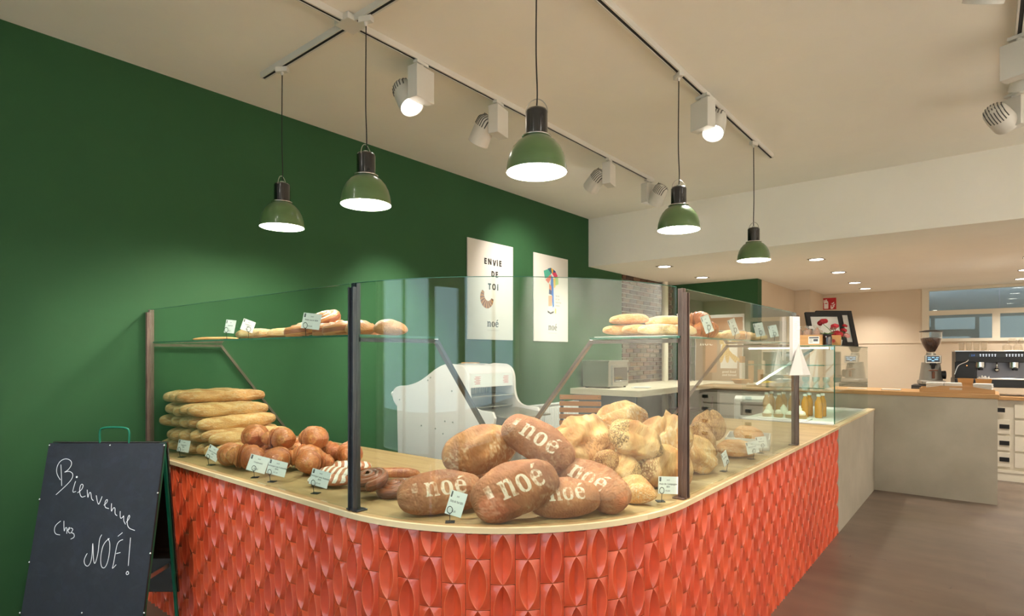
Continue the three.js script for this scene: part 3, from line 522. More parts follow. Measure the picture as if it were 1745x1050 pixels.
// baguettes stacked against the wall, tips towards the glass
{
  const score = (u, v) => { const d = Math.abs(v - 0.5), s = (u * 4.2 + (v - 0.5) * 4) % 1; return d < 0.12 && s > 0.25 && s < 0.75; };
  const bt = [0, 1, 2].map((i) => bake(crust([[176, 114, 60], [184, 124, 68], [168, 104, 54]][i], [[218, 166, 104], [222, 174, 114], [212, 156, 96]][i], 0.3, (c, u, v) => (score(u, v) ? mixc(c, [230, 190, 134], 0.55) : c)), 0.75));
  const gs = [0, 1, 2].map((i) => loafGeo(0.47 + i * 0.035, 0.097, 0.09, { nx: 34, nt: 16, p: 3.6, lump: 0.1, freq: 9, sd: i * 11, flat: 0.8, shape: gashes([-0.66, -0.22, 0.22, 0.66].map((s) => [s, Math.PI / 2, 0.35, 0.25]), 0.12, 0.05) }));
  const rows = [7, 6, 5, 4, 3];
  rows.forEach((n, k) => {
    for (let i = 0; i < n; i++) {
      const x = -3.935 + (k % 2) * 0.045 + i * 0.0935 + rr(-0.004, 0.004), y = TOP + 0.036 + k * 0.074, gi = (rnd() * 3) | 0, z = -1.372 - (0.47 + gi * 0.035) / 2 - rr(0, 0.03) - i * 0.012;
      const where = ['bottom layer, beside the croissants', 'second layer from the bottom', 'middle layer', 'second layer from the top', 'top layer'][k];
      const edge = i === n - 1;
      const m = solo('baguette', gs[gi], bt[(rnd() * 3) | 0], 'golden baguette ' + (edge ? 'on the open outer side, ' : ['against the wall', 'second from the wall', 'third from the wall', 'fourth from the wall', 'fifth from the wall', 'sixth from the wall'][i] + ', ') + where, 'baguette', 'baguettes stacked against the green wall');
      lay(m, [x, y, z], [rr(-0.07, 0.1), rr(-0.03, 0.03), -1], [rr(-0.1, 0.5), 1, 0]);
    }
  });
}
// croissants
{
  const cT = bake(tex(256, 128, (u, v) => { const q = Math.abs(u - 0.5) * 2, st = (q * 3.6 + 0.5) % 1, fine = (q * 14 + fbm(u, v, 4, 3) * 1.5) % 1; let c = mixc([180, 92, 46], [220, 138, 80], Math.min(1, Math.max(0, (fbm(u, v, 6, 4) - 0.3) * 2))); c = mixc(c, [228, 170, 106], st > 0.78 ? 0.7 * (st - 0.78) / 0.22 : 0); return mixc(c, [150, 72, 30], fine < 0.25 ? 0.25 : 0); }), 0.42, 0.5);
  function croissantGeo(R, r, arc, sd) {
    const P = [], U = [], I = [], n = 54, m = 16;
    for (let i = 0; i <= n; i++) {
      const t = i / n, a = (t - 0.5) * arc, q = Math.abs(t - 0.5) * 2, steps = 3.6, st = q * steps + 0.5, fr = st - Math.floor(st);
      const e = Math.max(0, 1 - Math.pow(q, 2.1) * 0.72) * (q > 0.97 ? (1 - q) / 0.03 : 1) * (1 + 0.2 * (fr < 0.12 ? -0.5 + fr / 0.12 : 0.5 - (fr - 0.12) / 0.88)) + 0.003;
      for (let k = 0; k <= m; k++) { const th = 2 * Math.PI * (k % m) / m, rad = r * e * (1 + 0.05 * PN.noise(t * 8 + sd, Math.cos(th) * 2, Math.sin(th) * 2)), y = Math.sin(th) * rad * 0.92; P.push((R + Math.cos(th) * rad) * Math.sin(a), y, (R + Math.cos(th) * rad) * Math.cos(a) - R); U.push(t, k / m); }
    }
    for (let i = 0; i < n; i++) for (let k = 0; k < m; k++) { const a = i * (m + 1) + k, b = a + 1, c = a + m + 1, d = c + 1; I.push(a, b, d, a, d, c); }
    const g = new THREE.BufferGeometry(); g.setAttribute('position', new THREE.Float32BufferAttribute(P, 3)); g.setAttribute('uv', new THREE.Float32BufferAttribute(U, 2)); g.setIndex(I); g.computeVertexNormals(); return g;
  }
  const gs = [croissantGeo(0.075, 0.058, 2.5, 1), croissantGeo(0.09, 0.062, 2.1, 5), croissantGeo(0.07, 0.056, 2.8, 9)];
  const at = [[-3.13, -1.44, 0, 0.3, 'beside the second card from the left'], [-2.96, -1.45, 0, 1.1, 'dark one right of the second card'], [-3.2, -1.64, 0, -0.3, 'in the second row near the baguettes'], [-3.0, -1.63, 0, 2.2, 'in the second row, middle'], [-3.1, -1.56, 0.085, 0.2, 'on top at the left of the heap'], [-2.9, -1.6, 0.085, 0.7, 'on top in the middle of the heap'],
    [-2.8, -1.53, 0, 2.7, 'in front, centre of the heap'], [-2.72, -1.64, 0, 0.9, 'behind the third card'], [-3.05, -1.8, 0, 0.1, 'in the back row on the left'], [-2.8, -1.8, 0, 1.5, 'in the back row, middle'], [-2.78, -1.72, 0.085, 0.4, 'on top at the right of the heap'], [-2.6, -1.6, 0, 2.3, 'in front at the right end, by the fourth card'], [-2.66, -1.86, 0, 0.2, 'lying alone at the right rear']];
  at.forEach(([x, z, dy, a, w], i) => { const m = solo('croissant', gs[i % 3], cT, 'glazed golden-brown croissant ' + w, 'croissant', 'croissants on the left run'); m.position.set(x, TOP + 0.057 + dy * 1.1, z); m.rotation.set(rr(-0.15, 0.15), a + 2.6, rr(-0.12, 0.12)); m.scale.setScalar(1.1); });
  // sugar-glazed slices
  const ice = bake(tex(256, 256, (u, v) => { const st = (u * 6 + 0.25 * Math.sin(v * 14)) % 1, c = mixc([168, 92, 58], [202, 128, 84], fbm(u, v, 6, 4)); return v > 0.26 && v < 0.74 && st < 0.5 ? [236, 226, 214] : c; }), 0.5, 0.3);
  const sg = loafGeo(0.2, 0.1, 0.062, { sd: 3, p: 2.8, lump: 0.05, nt: 20 });
  [[-2.3, -1.5, 0.5, 'in front, behind the fifth card'], [-2.42, -1.62, 0.2, 'second from the front'], [-2.5, -1.76, 0.7, 'at the back of the three']].forEach(([x, z, a, w]) => { const m = solo('iced_pastry', sg, ice, 'brown pastry striped with white icing, ' + w, 'pastry', 'iced pastries left of the dark post'); m.position.set(x, TOP + 0.026, z); m.rotation.y = a; });
  const plain = loafGeo(0.24, 0.07, 0.06, { sd: 8, p: 3 });
  const pm = solo('pastry_stick', plain, cT, 'long brown pastry stick behind the dark post', 'pastry'); pm.position.set(-2.18, TOP + 0.03, -1.78); pm.rotation.y = 0.6;
  // spiral buns
  function spiralGeo(turns, r0, r1, rt, hh) {
    const pts = []; for (let i = 0; i <= 90; i++) { const t = i / 90, a = t * turns * 2 * Math.PI, r = r0 + (r1 - r0) * t; pts.push(V(r * Math.cos(a), (1 - t) * hh, r * Math.sin(a))); }
    const g = new THREE.TubeGeometry(new THREE.CatmullRomCurve3(pts), 130, rt, 9); g.scale(1, 1.45, 1);
    return M(g, ball(rt, pts[90].x, 0, pts[90].z, 9).scale(1, 1.3, 1), cyl(r1 * 0.95, r1, rt, 0, -rt * 0.5, 0, 28));
  }
  const sw = bake(tex(256, 64, (u, v) => mixc(mixc([134, 66, 32], [190, 108, 56], Math.min(1, Math.max(0, (fbm(u, v, 8, 4) - 0.3) * 2))), [84, 40, 22], v > 0.12 && v < 0.3 ? 0.7 : 0)), 0.35, 0.7);
  const sp = spiralGeo(2.6, 0.006, 0.068, 0.0155, 0.012);
  [[-2.0, -1.5, 0.1, 'front one, half hidden by the dark post', 0.3, 0.05], [-1.93, -1.58, 0.05, 'right of the dark post in front', 0.15, 0.02], [-1.92, -1.72, 0.0, 'behind on the right', 0.05, -0.1], [-2.12, -1.6, 0.035, 'left of the dark post', -0.1, 0.2]].forEach(([x, z, dy, w, a, b]) => { const m = solo('spiral_bun', sp, sw, 'dark glazed spiral bun, ' + w, 'bun', 'spiral buns at the dark post'); m.position.set(x, TOP + 0.024 + (dy > 0.06 ? 0.05 : 0), z); m.rotation.set(a, dy * 30, b); });
  const bt = bake(tex(128, 128, (u, v) => mixc([206, 132, 78], [232, 172, 112], fbm(u, v, 5, 4))), 0.5, 0.3), bt2 = bake(tex(256, 64, (u, v) => mixc(mixc([206, 126, 72], [232, 168, 108], fbm(u, v, 6, 4)), [140, 60, 40], v > 0.1 && v < 0.22 ? 0.6 : 0)), 0.45, 0.4);
  const SS = SH + 0.002, SG = 'sugar buns on the left glass shelf';
  [[-2.52, -1.5, 0, 'first from the left, below the card'], [-2.33, -1.52, 0, 'behind the card on the shelf'], [-2.42, -1.55, 0.06, 'on top of the others'], [-2.2, -1.5, 0, 'left of the dark post'], [-2.24, -1.66, 0, 'in the back row at the post']].forEach(([x, z, dy, w]) => { const m = solo('sugar_bun', sp, bt2, 'coiled sugar bun ' + w, 'bun', SG); m.position.set(x, SS + 0.024 + dy, z); m.rotation.set(0.1 + dy * 5, x * 20, 0.05); m.scale.setScalar(1.12); });
  const bb = loafGeo(0.13, 0.12, 0.08, { sd: 31, p: 2, lump: 0.07 });
  [[-2.07, -1.5, 'right of the dark post'], [-2.0, -1.62, 'middle one of the smooth buns'], [-1.94, -1.55, 'last one at the shelf end']].forEach(([x, z, w]) => { const m = solo('brioche_bun', bb, bt, 'smooth pink-brown bun ' + w, 'bun', SG); m.position.set(x, SS + 0.028, z); m.rotation.y = x * 9; });
  const sandT = bake(crust([214, 160, 96], [238, 200, 142], 0.5)), sandD = bake(crust([196, 124, 66], [226, 164, 98], 0.3));
  const sw1 = loafGeo(0.25, 0.085, 0.062, { sd: 40, p: 3, nt: 18, lump: 0.07 });
  const fl = solo('flat_bread', loafGeo(0.36, 0.11, 0.026, { sd: 44, p: 2.8, nt: 18 }), sandD, 'thin long flat bread at the left end of the glass shelf', 'bread'); fl.position.set(-3.45, SS + 0.011, -1.5); fl.rotation.y = 0.2;
  [[-2.98, -1.5, 0, 0.3, 'behind its leaning card'], [-2.92, -1.63, 0, 0.15, 'in the back'], [-2.78, -1.56, 0, 0.25, 'beside the sugar buns']].forEach(([x, z, dy, a, w]) => { const m = solo('sandwich_roll', sw1, sandT, 'pale sandwich baguette on the left shelf, ' + w, 'sandwich', 'sandwiches on the left glass shelf'); m.position.set(x, SS + 0.027 + dy, z); m.rotation.y = a; });
  const pg = new THREE.PlaneGeometry(0.3, 0.16, 8, 4); { const p = pg.attributes.position; for (let i = 0; i < p.count; i++) p.setZ(i, 0.012 * PN.noise(p.getX(i) * 9, p.getY(i) * 9, 2) + 0.014); pg.computeVertexNormals(); }
  const pp = solo('paper_sheet', M(pg.clone().rotateX(-Math.PI / 2), pg.clone().rotateX(-Math.PI / 2).translate(0, -0.0008, 0)), std({ color: 0x9a6a48, roughness: 0.8 }), 'brown baking paper under the sandwiches on the left shelf', 'paper'); pp.position.set(-2.78, SS + 0.0, -1.44); pp.scale.set(1.1, 0.8, 0.7);
  // right shelf: rolls on white paper, croissants, small breads
  const rl = loafGeo(0.2, 0.07, 0.06, { sd: 60, p: 2.8, nt: 18, lump: 0.07 });
  const RG = 'rolls on the right glass shelf';
  [[-1.3, -2.4, 0, 0.9, 'lowest at the left end'], [-1.22, -2.42, 0, 1.1, 'in front on the white paper'], [-1.28, -2.42, 0.052, 1.0, 'on top of the left group'], [-1.13, -2.42, 0, 0.8, 'in the middle before the post'], [-1.28, -2.6, 0, 0.9, 'behind, in the back row'], [-1.15, -2.62, 0, 1.2, 'next to the first shelf card'], [-1.2, -2.62, 0.05, 1.0, 'on top beside the post'], [-1.09, -2.56, 0, 1.3, 'at the shelf front by the post']].forEach(([x, z, dy, a, w]) => { const m = solo('bread_roll', rl, x < -1.2 ? sandD : sandT, 'golden long roll on the right shelf, ' + w, 'roll', RG); m.position.set(x, SS + 0.028 + dy, z); m.rotation.set(0, a, rr(-0.06, 0.06)); });
  const wp = solo('paper_sheet', rbox(0.4, 0.003, 0.36, 0.001), MAT.paper, 'white paper under the rolls on the right shelf', 'paper'); wp.position.set(-1.21, SS + 0.0025, -2.5); wp.rotation.y = 0.03;
  [[-1.2, -2.86, 0], [-1.1, -2.9, 0], [-1.15, -2.98, 0], [-1.14, -2.9, 0.07]].forEach(([x, z, dy], i) => { const m = solo('croissant', gs[i % 3], cT, 'golden croissant on the right shelf ' + ['behind the tall card', 'in front below the second card', 'third along', 'on top of the others'][i], 'croissant', 'croissants on the right shelf'); m.position.set(x, SS + 0.044 + dy * 0.8, z); m.rotation.y = i; m.scale.setScalar(0.78); });
  const sm = loafGeo(0.12, 0.075, 0.06, { sd: 66, nt: 16, lump: 0.08 });
  for (let i = 0; i < 9; i++) { const x = -1.24 + (i % 2) * 0.13, z = -3.2 - i * 0.085, m = solo('small_roll', sm, i % 3 ? sandT : sandD, 'small golden roll number ' + ['one', 'two', 'three', 'four', 'five', 'six', 'seven', 'eight', 'nine'][i] + ' along the right shelf, counted from the croissants', 'roll', 'small rolls on the right shelf'); m.position.set(x, SS + 0.028, z); m.rotation.y = i; }
}

// ---------------------------------------------------------------- price cards on wire holders
{
  const cache = {};
  const face = (lines, price) => cache[lines + price] ??= std({ roughness: 0.7, map: canvasTex(256, 192, (x, w, h) => {
    x.fillStyle = '#f1efec'; x.fillRect(0, 0, w, h); x.fillStyle = '#26262b'; x.fillRect(14, 8, 22, 46); x.fillStyle = '#f1efec'; x.fillRect(20, 14, 10, 3); x.fillRect(24, 22, 2, 24);
    x.fillStyle = '#77747a'; x.textAlign = 'center'; x.font = 'bold 22px serif'; x.fillText('noé', w / 2, 46);
    x.fillStyle = '#1d1c20'; x.font = 'bold 25px serif'; lines.forEach((l, i) => x.fillText(l, w / 2, 92 + i * 30)); x.font = '24px serif'; x.fillText(price, w / 2 - 4, 166);
  }) });
  const wire = MAT.rubber, ringG = M(new THREE.TorusGeometry(0.0095, 0.0011, 6, 20).scale(1, 1.3, 1).translate(0, 0.05, 0.012), bar([0, 0.002, 0.006], [0, 0.036, 0.012], 0.002, 0.002)), baseG = rbox(0.034, 0.003, 0.03, 0.001, 0, 0.002, -0.008);
  function card(x, y, z, turn, lines, price, label, o = {}) {
    const { w = 0.09, h = 0.068, roll = 0, lean = -0.18, dx = 0 } = o;
    const t = thing('price_card', label, 'price card', [x, y, z], turn, 'price cards');
    mesh('wire_holder', ringG, wire, t); mesh('base', baseG, wire, t);
    const c = rbox(w, h, 0.0012, 0.0005), f = new THREE.PlaneGeometry(w, h).translate(0, 0, 0.0009);
    for (const g of [c, f]) g.rotateZ(roll).rotateX(lean).translate(dx, 0.068, -0.001);
    mesh('card', c, MAT.paper, t); mesh('print', f, face(lines, price), t);
  }
  const cam = (x, z) => Math.atan2(-x, -z);
  const Z1 = cam(-1, -1.3) * 0.55;
  card(-3.617, TOP, -1.378, Z1, ['Baguette', 'BIO'], '€1,60', 'small white price card in front of the baguettes', { roll: -0.06, dx: 0.02 });
  card(-3.238, TOP, -1.378, Z1, ['Pain au chocolat', 'BIO'], '€1,90', 'tilted white price card in front of the first croissants', { roll: -0.35, dx: 0.022, w: 0.085 });
  card(-2.742, TOP, -1.376, Z1 + 0.5, ['Croissant'], '€1,50', 'turned narrow white price card, third from the left', { roll: -0.28, dx: 0.015, h: 0.078 });
  card(-2.592, TOP, -1.38, Z1 + 0.15, ['Escargot au Cannelle', 'BIO'], '€2,20', 'wide white price card, fourth from the left', { roll: -0.18, dx: 0.03, w: 0.098 });
  card(-2.23, TOP, -1.383, Z1 + 0.1, ['Escargot aux Raisins', 'BIO'], '€2,40', 'white price card in front of the iced pastries', { roll: -0.2, dx: 0.024 });
  card(-1.474, TOP, -1.45, 0.75, ['Pain de Noé BIO'], '€5,40', 'bluish tilted price card in front of the stencilled loaves', { roll: -0.3, w: 0.06, h: 0.085, dx: 0.022 });
  card(-1.02, TOP, -2.198, 0.75, ['Pain de Campagne', 'BIO'], '€6,80', 'large white price card in front of the country loaves, beside the brown post', { roll: -0.04, w: 0.082, h: 0.07, dx: 0.03, lean: -0.05 });
  card(-1.03, TOP, -2.975, 1.5, ['Pain complet'], '€4,20', 'small leaning price card in front of the wide pale loaf', { roll: 0.25, w: 0.07 });
  card(-1.03, TOP, -3.42, 1.1, ['Pain aux noix'], '€4,80', 'white price card below the carton tray, lower one', { roll: 0.1 });
  card(-1.05, TOP, -3.66, 1.0, ['Pain carré'], '€3,90', 'white price card on the carton tray, upper one', { roll: 0.05, w: 0.08 });
  const SS = SH + 0.002;
  card(-3.057, SS, -1.39, Z1 + 0.25, ['Sandwich'], '€4,50', 'white card standing in front of the shelf sandwiches', { roll: -0.1, w: 0.055, h: 0.07, dx: 0.014 });
  card(-2.897, SS, -1.42, 1.35, ['Sandwich', 'BIO'], '€4,90', 'edge-on white card just right of the first shelf card', { roll: -0.35, w: 0.06, h: 0.06 });
  card(-2.305, SS, -1.39, Z1 + 0.2, ['Pain sucre BIO'], '€1,80', 'white card leaning on the coiled sugar buns', { roll: -0.12, w: 0.085, h: 0.07, dx: 0.022 });
  card(-1.03, SS, -2.45, 1.25, ['Roll'], '€2,90', 'slanting white card left of the brown post on the shelf', { roll: 0.35, w: 0.05, h: 0.085 });
  card(-1.03, SS, -2.727, 1.2, ['Pain', 'BIO'], '€2,20', 'slanting white card right of the brown post on the shelf', { roll: 0.3, w: 0.06, h: 0.085 });
  card(-1.03, SS, -3.1, 1.2, ['Pain', 'BIO'], '€2,20', 'third white card along the right shelf', { roll: 0.3, w: 0.06, h: 0.085 });
  card(-1.03, SS, -3.28, 1.9, ['Pain', 'BIO'], '€2,20', 'nearly edge-on fourth card along the right shelf', { roll: 0.25, w: 0.05, h: 0.08 });
  card(-1.03, SS, -3.55, 1.1, ['Pain', 'BIO'], '€2,20', 'fifth white card along the right shelf', { roll: 0.15, w: 0.075, h: 0.08 });
  card(-1.03, SS, -3.84, 1.1, ['Pain', 'BIO'], '€2,20', 'last white card at the far end of the right shelf', { roll: 0.15, w: 0.075, h: 0.075 });
}

// ---------------------------------------------------------------- chalkboard stand on the floor at the left
{
  // facing the camera: across = camera right, back = away from it
  const yaw = Math.atan2(0.63399, 0.77334), t = thing('chalkboard_stand', 'dark chalkboard easel with a handwritten welcome, green metal frame and handle', 'chalkboard', [-3.372, 0, -0.945], yaw);
  const W = 0.572, Ht = 1.057, Hb = 0.278, lean = Math.atan2(0.165, Ht - Hb), Lp = 0.8;
  const greenM = std({ color: 0x0f6b52, roughness: 0.4, metalness: 0.2 }), edge = phys({ color: 0x241a14, roughness: 0.12, clearcoat: 1 });
  const strokes = [[80,104,91,152,101,204],[89,176,68,154,59,120,71,86,100,72,130,83,137,104,121,131,100,142,127,133,152,147,149,174,122,206,80,247],[169,184,163,217,163,238,178,232],[189,238,207,227,214,201,199,195,195,227,210,262,231,254],[236,225,246,272,247,240,256,234,265,268,275,275],[287,252,303,302,312,278,317,257],[333,297,348,286,348,268,336,276,338,308,360,313],[371,290,374,335,382,309,393,309,395,339,407,346],[421,327,424,361,437,356,442,343,444,370,456,386],[460,377,476,356,468,340,461,367,471,404,507,415],[124,372,101,388,98,415,109,433,131,436],[141,372,150,429,153,400,163,404,165,429],[167,415,179,408,173,399,167,415,178,429,186,426],[182,404,197,408,185,426,202,429,207,447,190,455],[283,522,271,544,277,571,298,583,312,549,300,447,326,587,339,528,334,453,343,436],[384,453,358,469,352,538,364,587,386,587,396,538,392,474,378,453],[453,458,430,463,425,506,423,571,418,594,436,573],[430,522,449,517],[427,442,446,426],[491,450,498,576],[498,602,490,609,497,619,507,613,501,602,494,605]];
  const writing = canvasTex(1200, 1600, (x, w, h) => {
    x.fillStyle = '#1e212a'; x.fillRect(0, 0, w, h);
    for (let i = 0; i < 900; i++) { x.globalAlpha = 0.012 + 0.02 * rnd(); x.fillStyle = rnd() > 0.5 ? '#767a86' : '#15171c'; x.beginPath(); x.ellipse(rnd() * w, rnd() * h, 20 + rnd() * 120, 8 + rnd() * 50, rnd() * 3, 0, 7); x.fill(); }
    x.globalAlpha = 1; x.strokeStyle = '#f0eff4'; x.lineWidth = 6.5; x.lineCap = x.lineJoin = 'round';
    for (const s of strokes) {
      const n = s.length / 2, q = (i) => [s[2 * i] * 2, s[2 * i + 1] * 2]; x.beginPath(); x.moveTo(...q(0));
      for (let i = 1; i < n - 1; i++) { const a = q(i), b = q(i + 1); x.quadraticCurveTo(a[0], a[1], (a[0] + b[0]) / 2, (a[1] + b[1]) / 2); }
      x.lineTo(...q(n - 1)); x.stroke();
    }
    x.fillStyle = '#f0eff4'; x.beginPath(); x.arc(172 * 2, 163 * 2, 10, 0, 7); x.fill();
  });
  // local frame: z towards the camera; front panel top at z = 0, bottom forward
  const front = (g) => g.rotateX(-lean).translate(0, (Ht + Hb) / 2, 0.0825), rear = (g) => g.rotateX(lean * 0.62).translate(0, (Ht + Hb) / 2, -0.075);
  mesh('front_board', front(rbox(W, Lp, 0.012, 0.003)), std({ color: 0x20242c, roughness: 0.6 }), t);
  mesh('writing_surface', front(new THREE.PlaneGeometry(W - 0.004, Lp - 0.004).translate(0, 0, 0.0068)), std({ map: writing, roughness: 0.62 }), t).userData.label = 'slate face with chalk writing';
  mesh('rear_board', rear(rbox(W, Lp, 0.012, 0.003)), edge, t);
  for (const [u, v] of [[-0.28, 0.39], [0.02, 0.39], [0.288, 0.39], [-0.285, 0.13], [0.285, 0.16], [-0.285, -0.16], [0.285, -0.12], [-0.29, -0.385], [0, -0.385], [0.29, -0.385]]) mesh('screw', front(new THREE.SphereGeometry(0.0055, 10, 6).scale(1, 1, 0.5).translate(u, v, 0.008)), MAT.chrome, t);
  const z0 = (y) => 0.165 - (y - Hb) / (Ht - Hb) * 0.165, zr = (y) => -(Ht - y) / (Ht - Hb) * 0.1 - 0.03;
  for (const s of [-1, 1]) { mesh('front_leg', bar([s * 0.268, 0.005, z0(0) - 0.016], [s * 0.268, Ht, z0(Ht) - 0.016], 0.03, 0.014), greenM, t); mesh('rear_leg', bar([s * 0.272, 0.005, zr(0) + 0.02], [s * 0.272, Ht, zr(Ht) + 0.02], 0.014, 0.012), greenM, t); }
  mesh('handle', tube([[-0.05, Ht - 0.01, -0.02], [-0.05, Ht + 0.06, -0.02], [-0.042, Ht + 0.072, -0.02], [0.085, Ht + 0.072, -0.02], [0.095, Ht + 0.06, -0.02], [0.095, Ht - 0.01, -0.02]], 0.005, 40), greenM, t);
  for (const s of [-1, 1]) mesh('brace', bar([s * 0.25, 0.42, z0(0.42) - 0.02], [s * 0.25, 0.42, zr(0.42) + 0.02], 0.006, 0.02), MAT.inox, t);
}

// ---------------------------------------------------------------- posters on the green wall
{
  const hand = (x, s, px, py, size) => { x.font = 'bold ' + size + 'px sans-serif'; let q = px; for (const ch of s) { x.save(); x.translate(q, py + (rnd() - 0.5) * 6); x.rotate((rnd() - 0.5) * 0.12); x.fillText(ch, 0, 0); x.strokeText(ch, 0, 0); x.restore(); q += x.measureText(ch).width + size * 0.16; } };
  const logo = (x, w, y) => { x.textAlign = 'center'; x.fillStyle = '#1c1b1d'; x.font = 'bold 98px serif'; x.fillText('noé', w / 2 + 24, y); x.fillStyle = '#a6a29c'; x.font = '14px sans-serif'; x.fillText('BOULANGERIE & PATISSERIE', w / 2 + 24, y + 40); x.textAlign = 'left'; };
  const one = canvasTex(700, 1000, (x, w, h) => {
    x.fillStyle = '#d9d3c8'; x.fillRect(0, 0, w, h); x.fillStyle = '#23211f';
    x.strokeStyle = '#23211f'; x.lineWidth = 5; hand(x, 'ENViE', 238, 232, 80); hand(x, 'DE', 345, 352, 80); hand(x, 'TOi', 300, 486, 84);
    // a croissant
    for (let i = 0; i <= 54; i++) { const t = i / 54, a = 3.75 - t * 3.45, k = 0.3 + 0.7 * Math.sin(Math.PI * (0.08 + 0.84 * t)); x.fillStyle = ['#7a4418', '#b9772f', '#8a5220', '#d39a4c', '#9a5c24', '#5f3413'][i % 6]; x.save(); x.translate(290 + 78 * Math.cos(a), 560 + 84 * Math.sin(a)); x.rotate(a); x.beginPath(); x.ellipse(0, 0, 42 * k, 7, 0, 0, 7); x.fill(); x.restore(); }
    logo(x, w, 868);
  });
  const two = canvasTex(700, 1000, (x, w, h) => {
    x.fillStyle = '#d9d3c8'; x.fillRect(0, 0, w, h);
    const poly = (c, ...p) => { x.fillStyle = c; x.beginPath(); p.forEach(([a, b], i) => (i ? x.lineTo(a, 138 + (b - 140) * 0.72) : x.moveTo(a, 138 + (b - 140) * 0.72))); x.closePath(); x.fill(); };
    poly('#4ba58a', [190, 210], [280, 170], [355, 220], [300, 300], [215, 330]); poly('#2f5f72', [270, 165], [340, 140], [370, 215], [330, 225]); poly('#e0a33c', [340, 140], [385, 160], [380, 225], [355, 220]); poly('#2b4b74', [385, 160], [440, 190], [420, 220], [380, 225]); poly('#d0405e', [355, 222], [440, 200], [480, 260], [420, 300]); poly('#db6a54', [330, 250], [225, 350], [285, 400], [350, 300]); poly('#9dc06a', [420, 290], [490, 280], [495, 390], [430, 420]); poly('#2d6fc0', [345, 250], [385, 320], [400, 760], [375, 790], [330, 420]); poly('#e7c05a', [385, 310], [430, 300], [430, 440], [395, 470]); poly('#d9784c', [300, 400], [345, 440], [350, 520], [300, 500]); poly('#2f3f6a', [300, 490], [350, 510], [350, 580], [295, 570]); poly('#e59a78', [285, 600], [365, 590], [360, 760], [285, 770]); poly('#f4e6cf', [285, 770], [370, 770], [372, 840], [285, 850]); poly('#22232c', [270, 840], [330, 870], [395, 840], [395, 870], [330, 895], [270, 870]); poly('#d8b45a', [420, 790], [445, 800], [445, 880], [418, 870]);
    x.fillStyle = '#3a3836'; x.font = '24px sans-serif'; ['TROUVE', 'ICI TON', 'PAIN POUR', 'DEMAIN'].forEach((l, i) => x.fillText(l, 430, 470 + i * 38));
    logo(x, w, 868);
  });
  for (const [z0, z1, map, label] of [[-4.165, -4.88, one, 'white poster with hand lettering and a croissant on the green wall'], [-5.255, -5.95, two, 'white poster with a multicoloured figure on the green wall, right of the croissant poster']]) {
    const t = thing('wall_poster', label, 'poster', [WX + 0.008, 2.16, (z0 + z1) / 2], Math.PI / 2, 'posters on the green wall');
    const w = Math.abs(z1 - z0); mesh('board', rbox(w, 1.015, 0.01, 0.001), MAT.paper, t); mesh('print', new THREE.PlaneGeometry(w - 0.002, 1.013).translate(0, 0, 0.0062), std({ map, roughness: 0.75 }), t);
  }
}

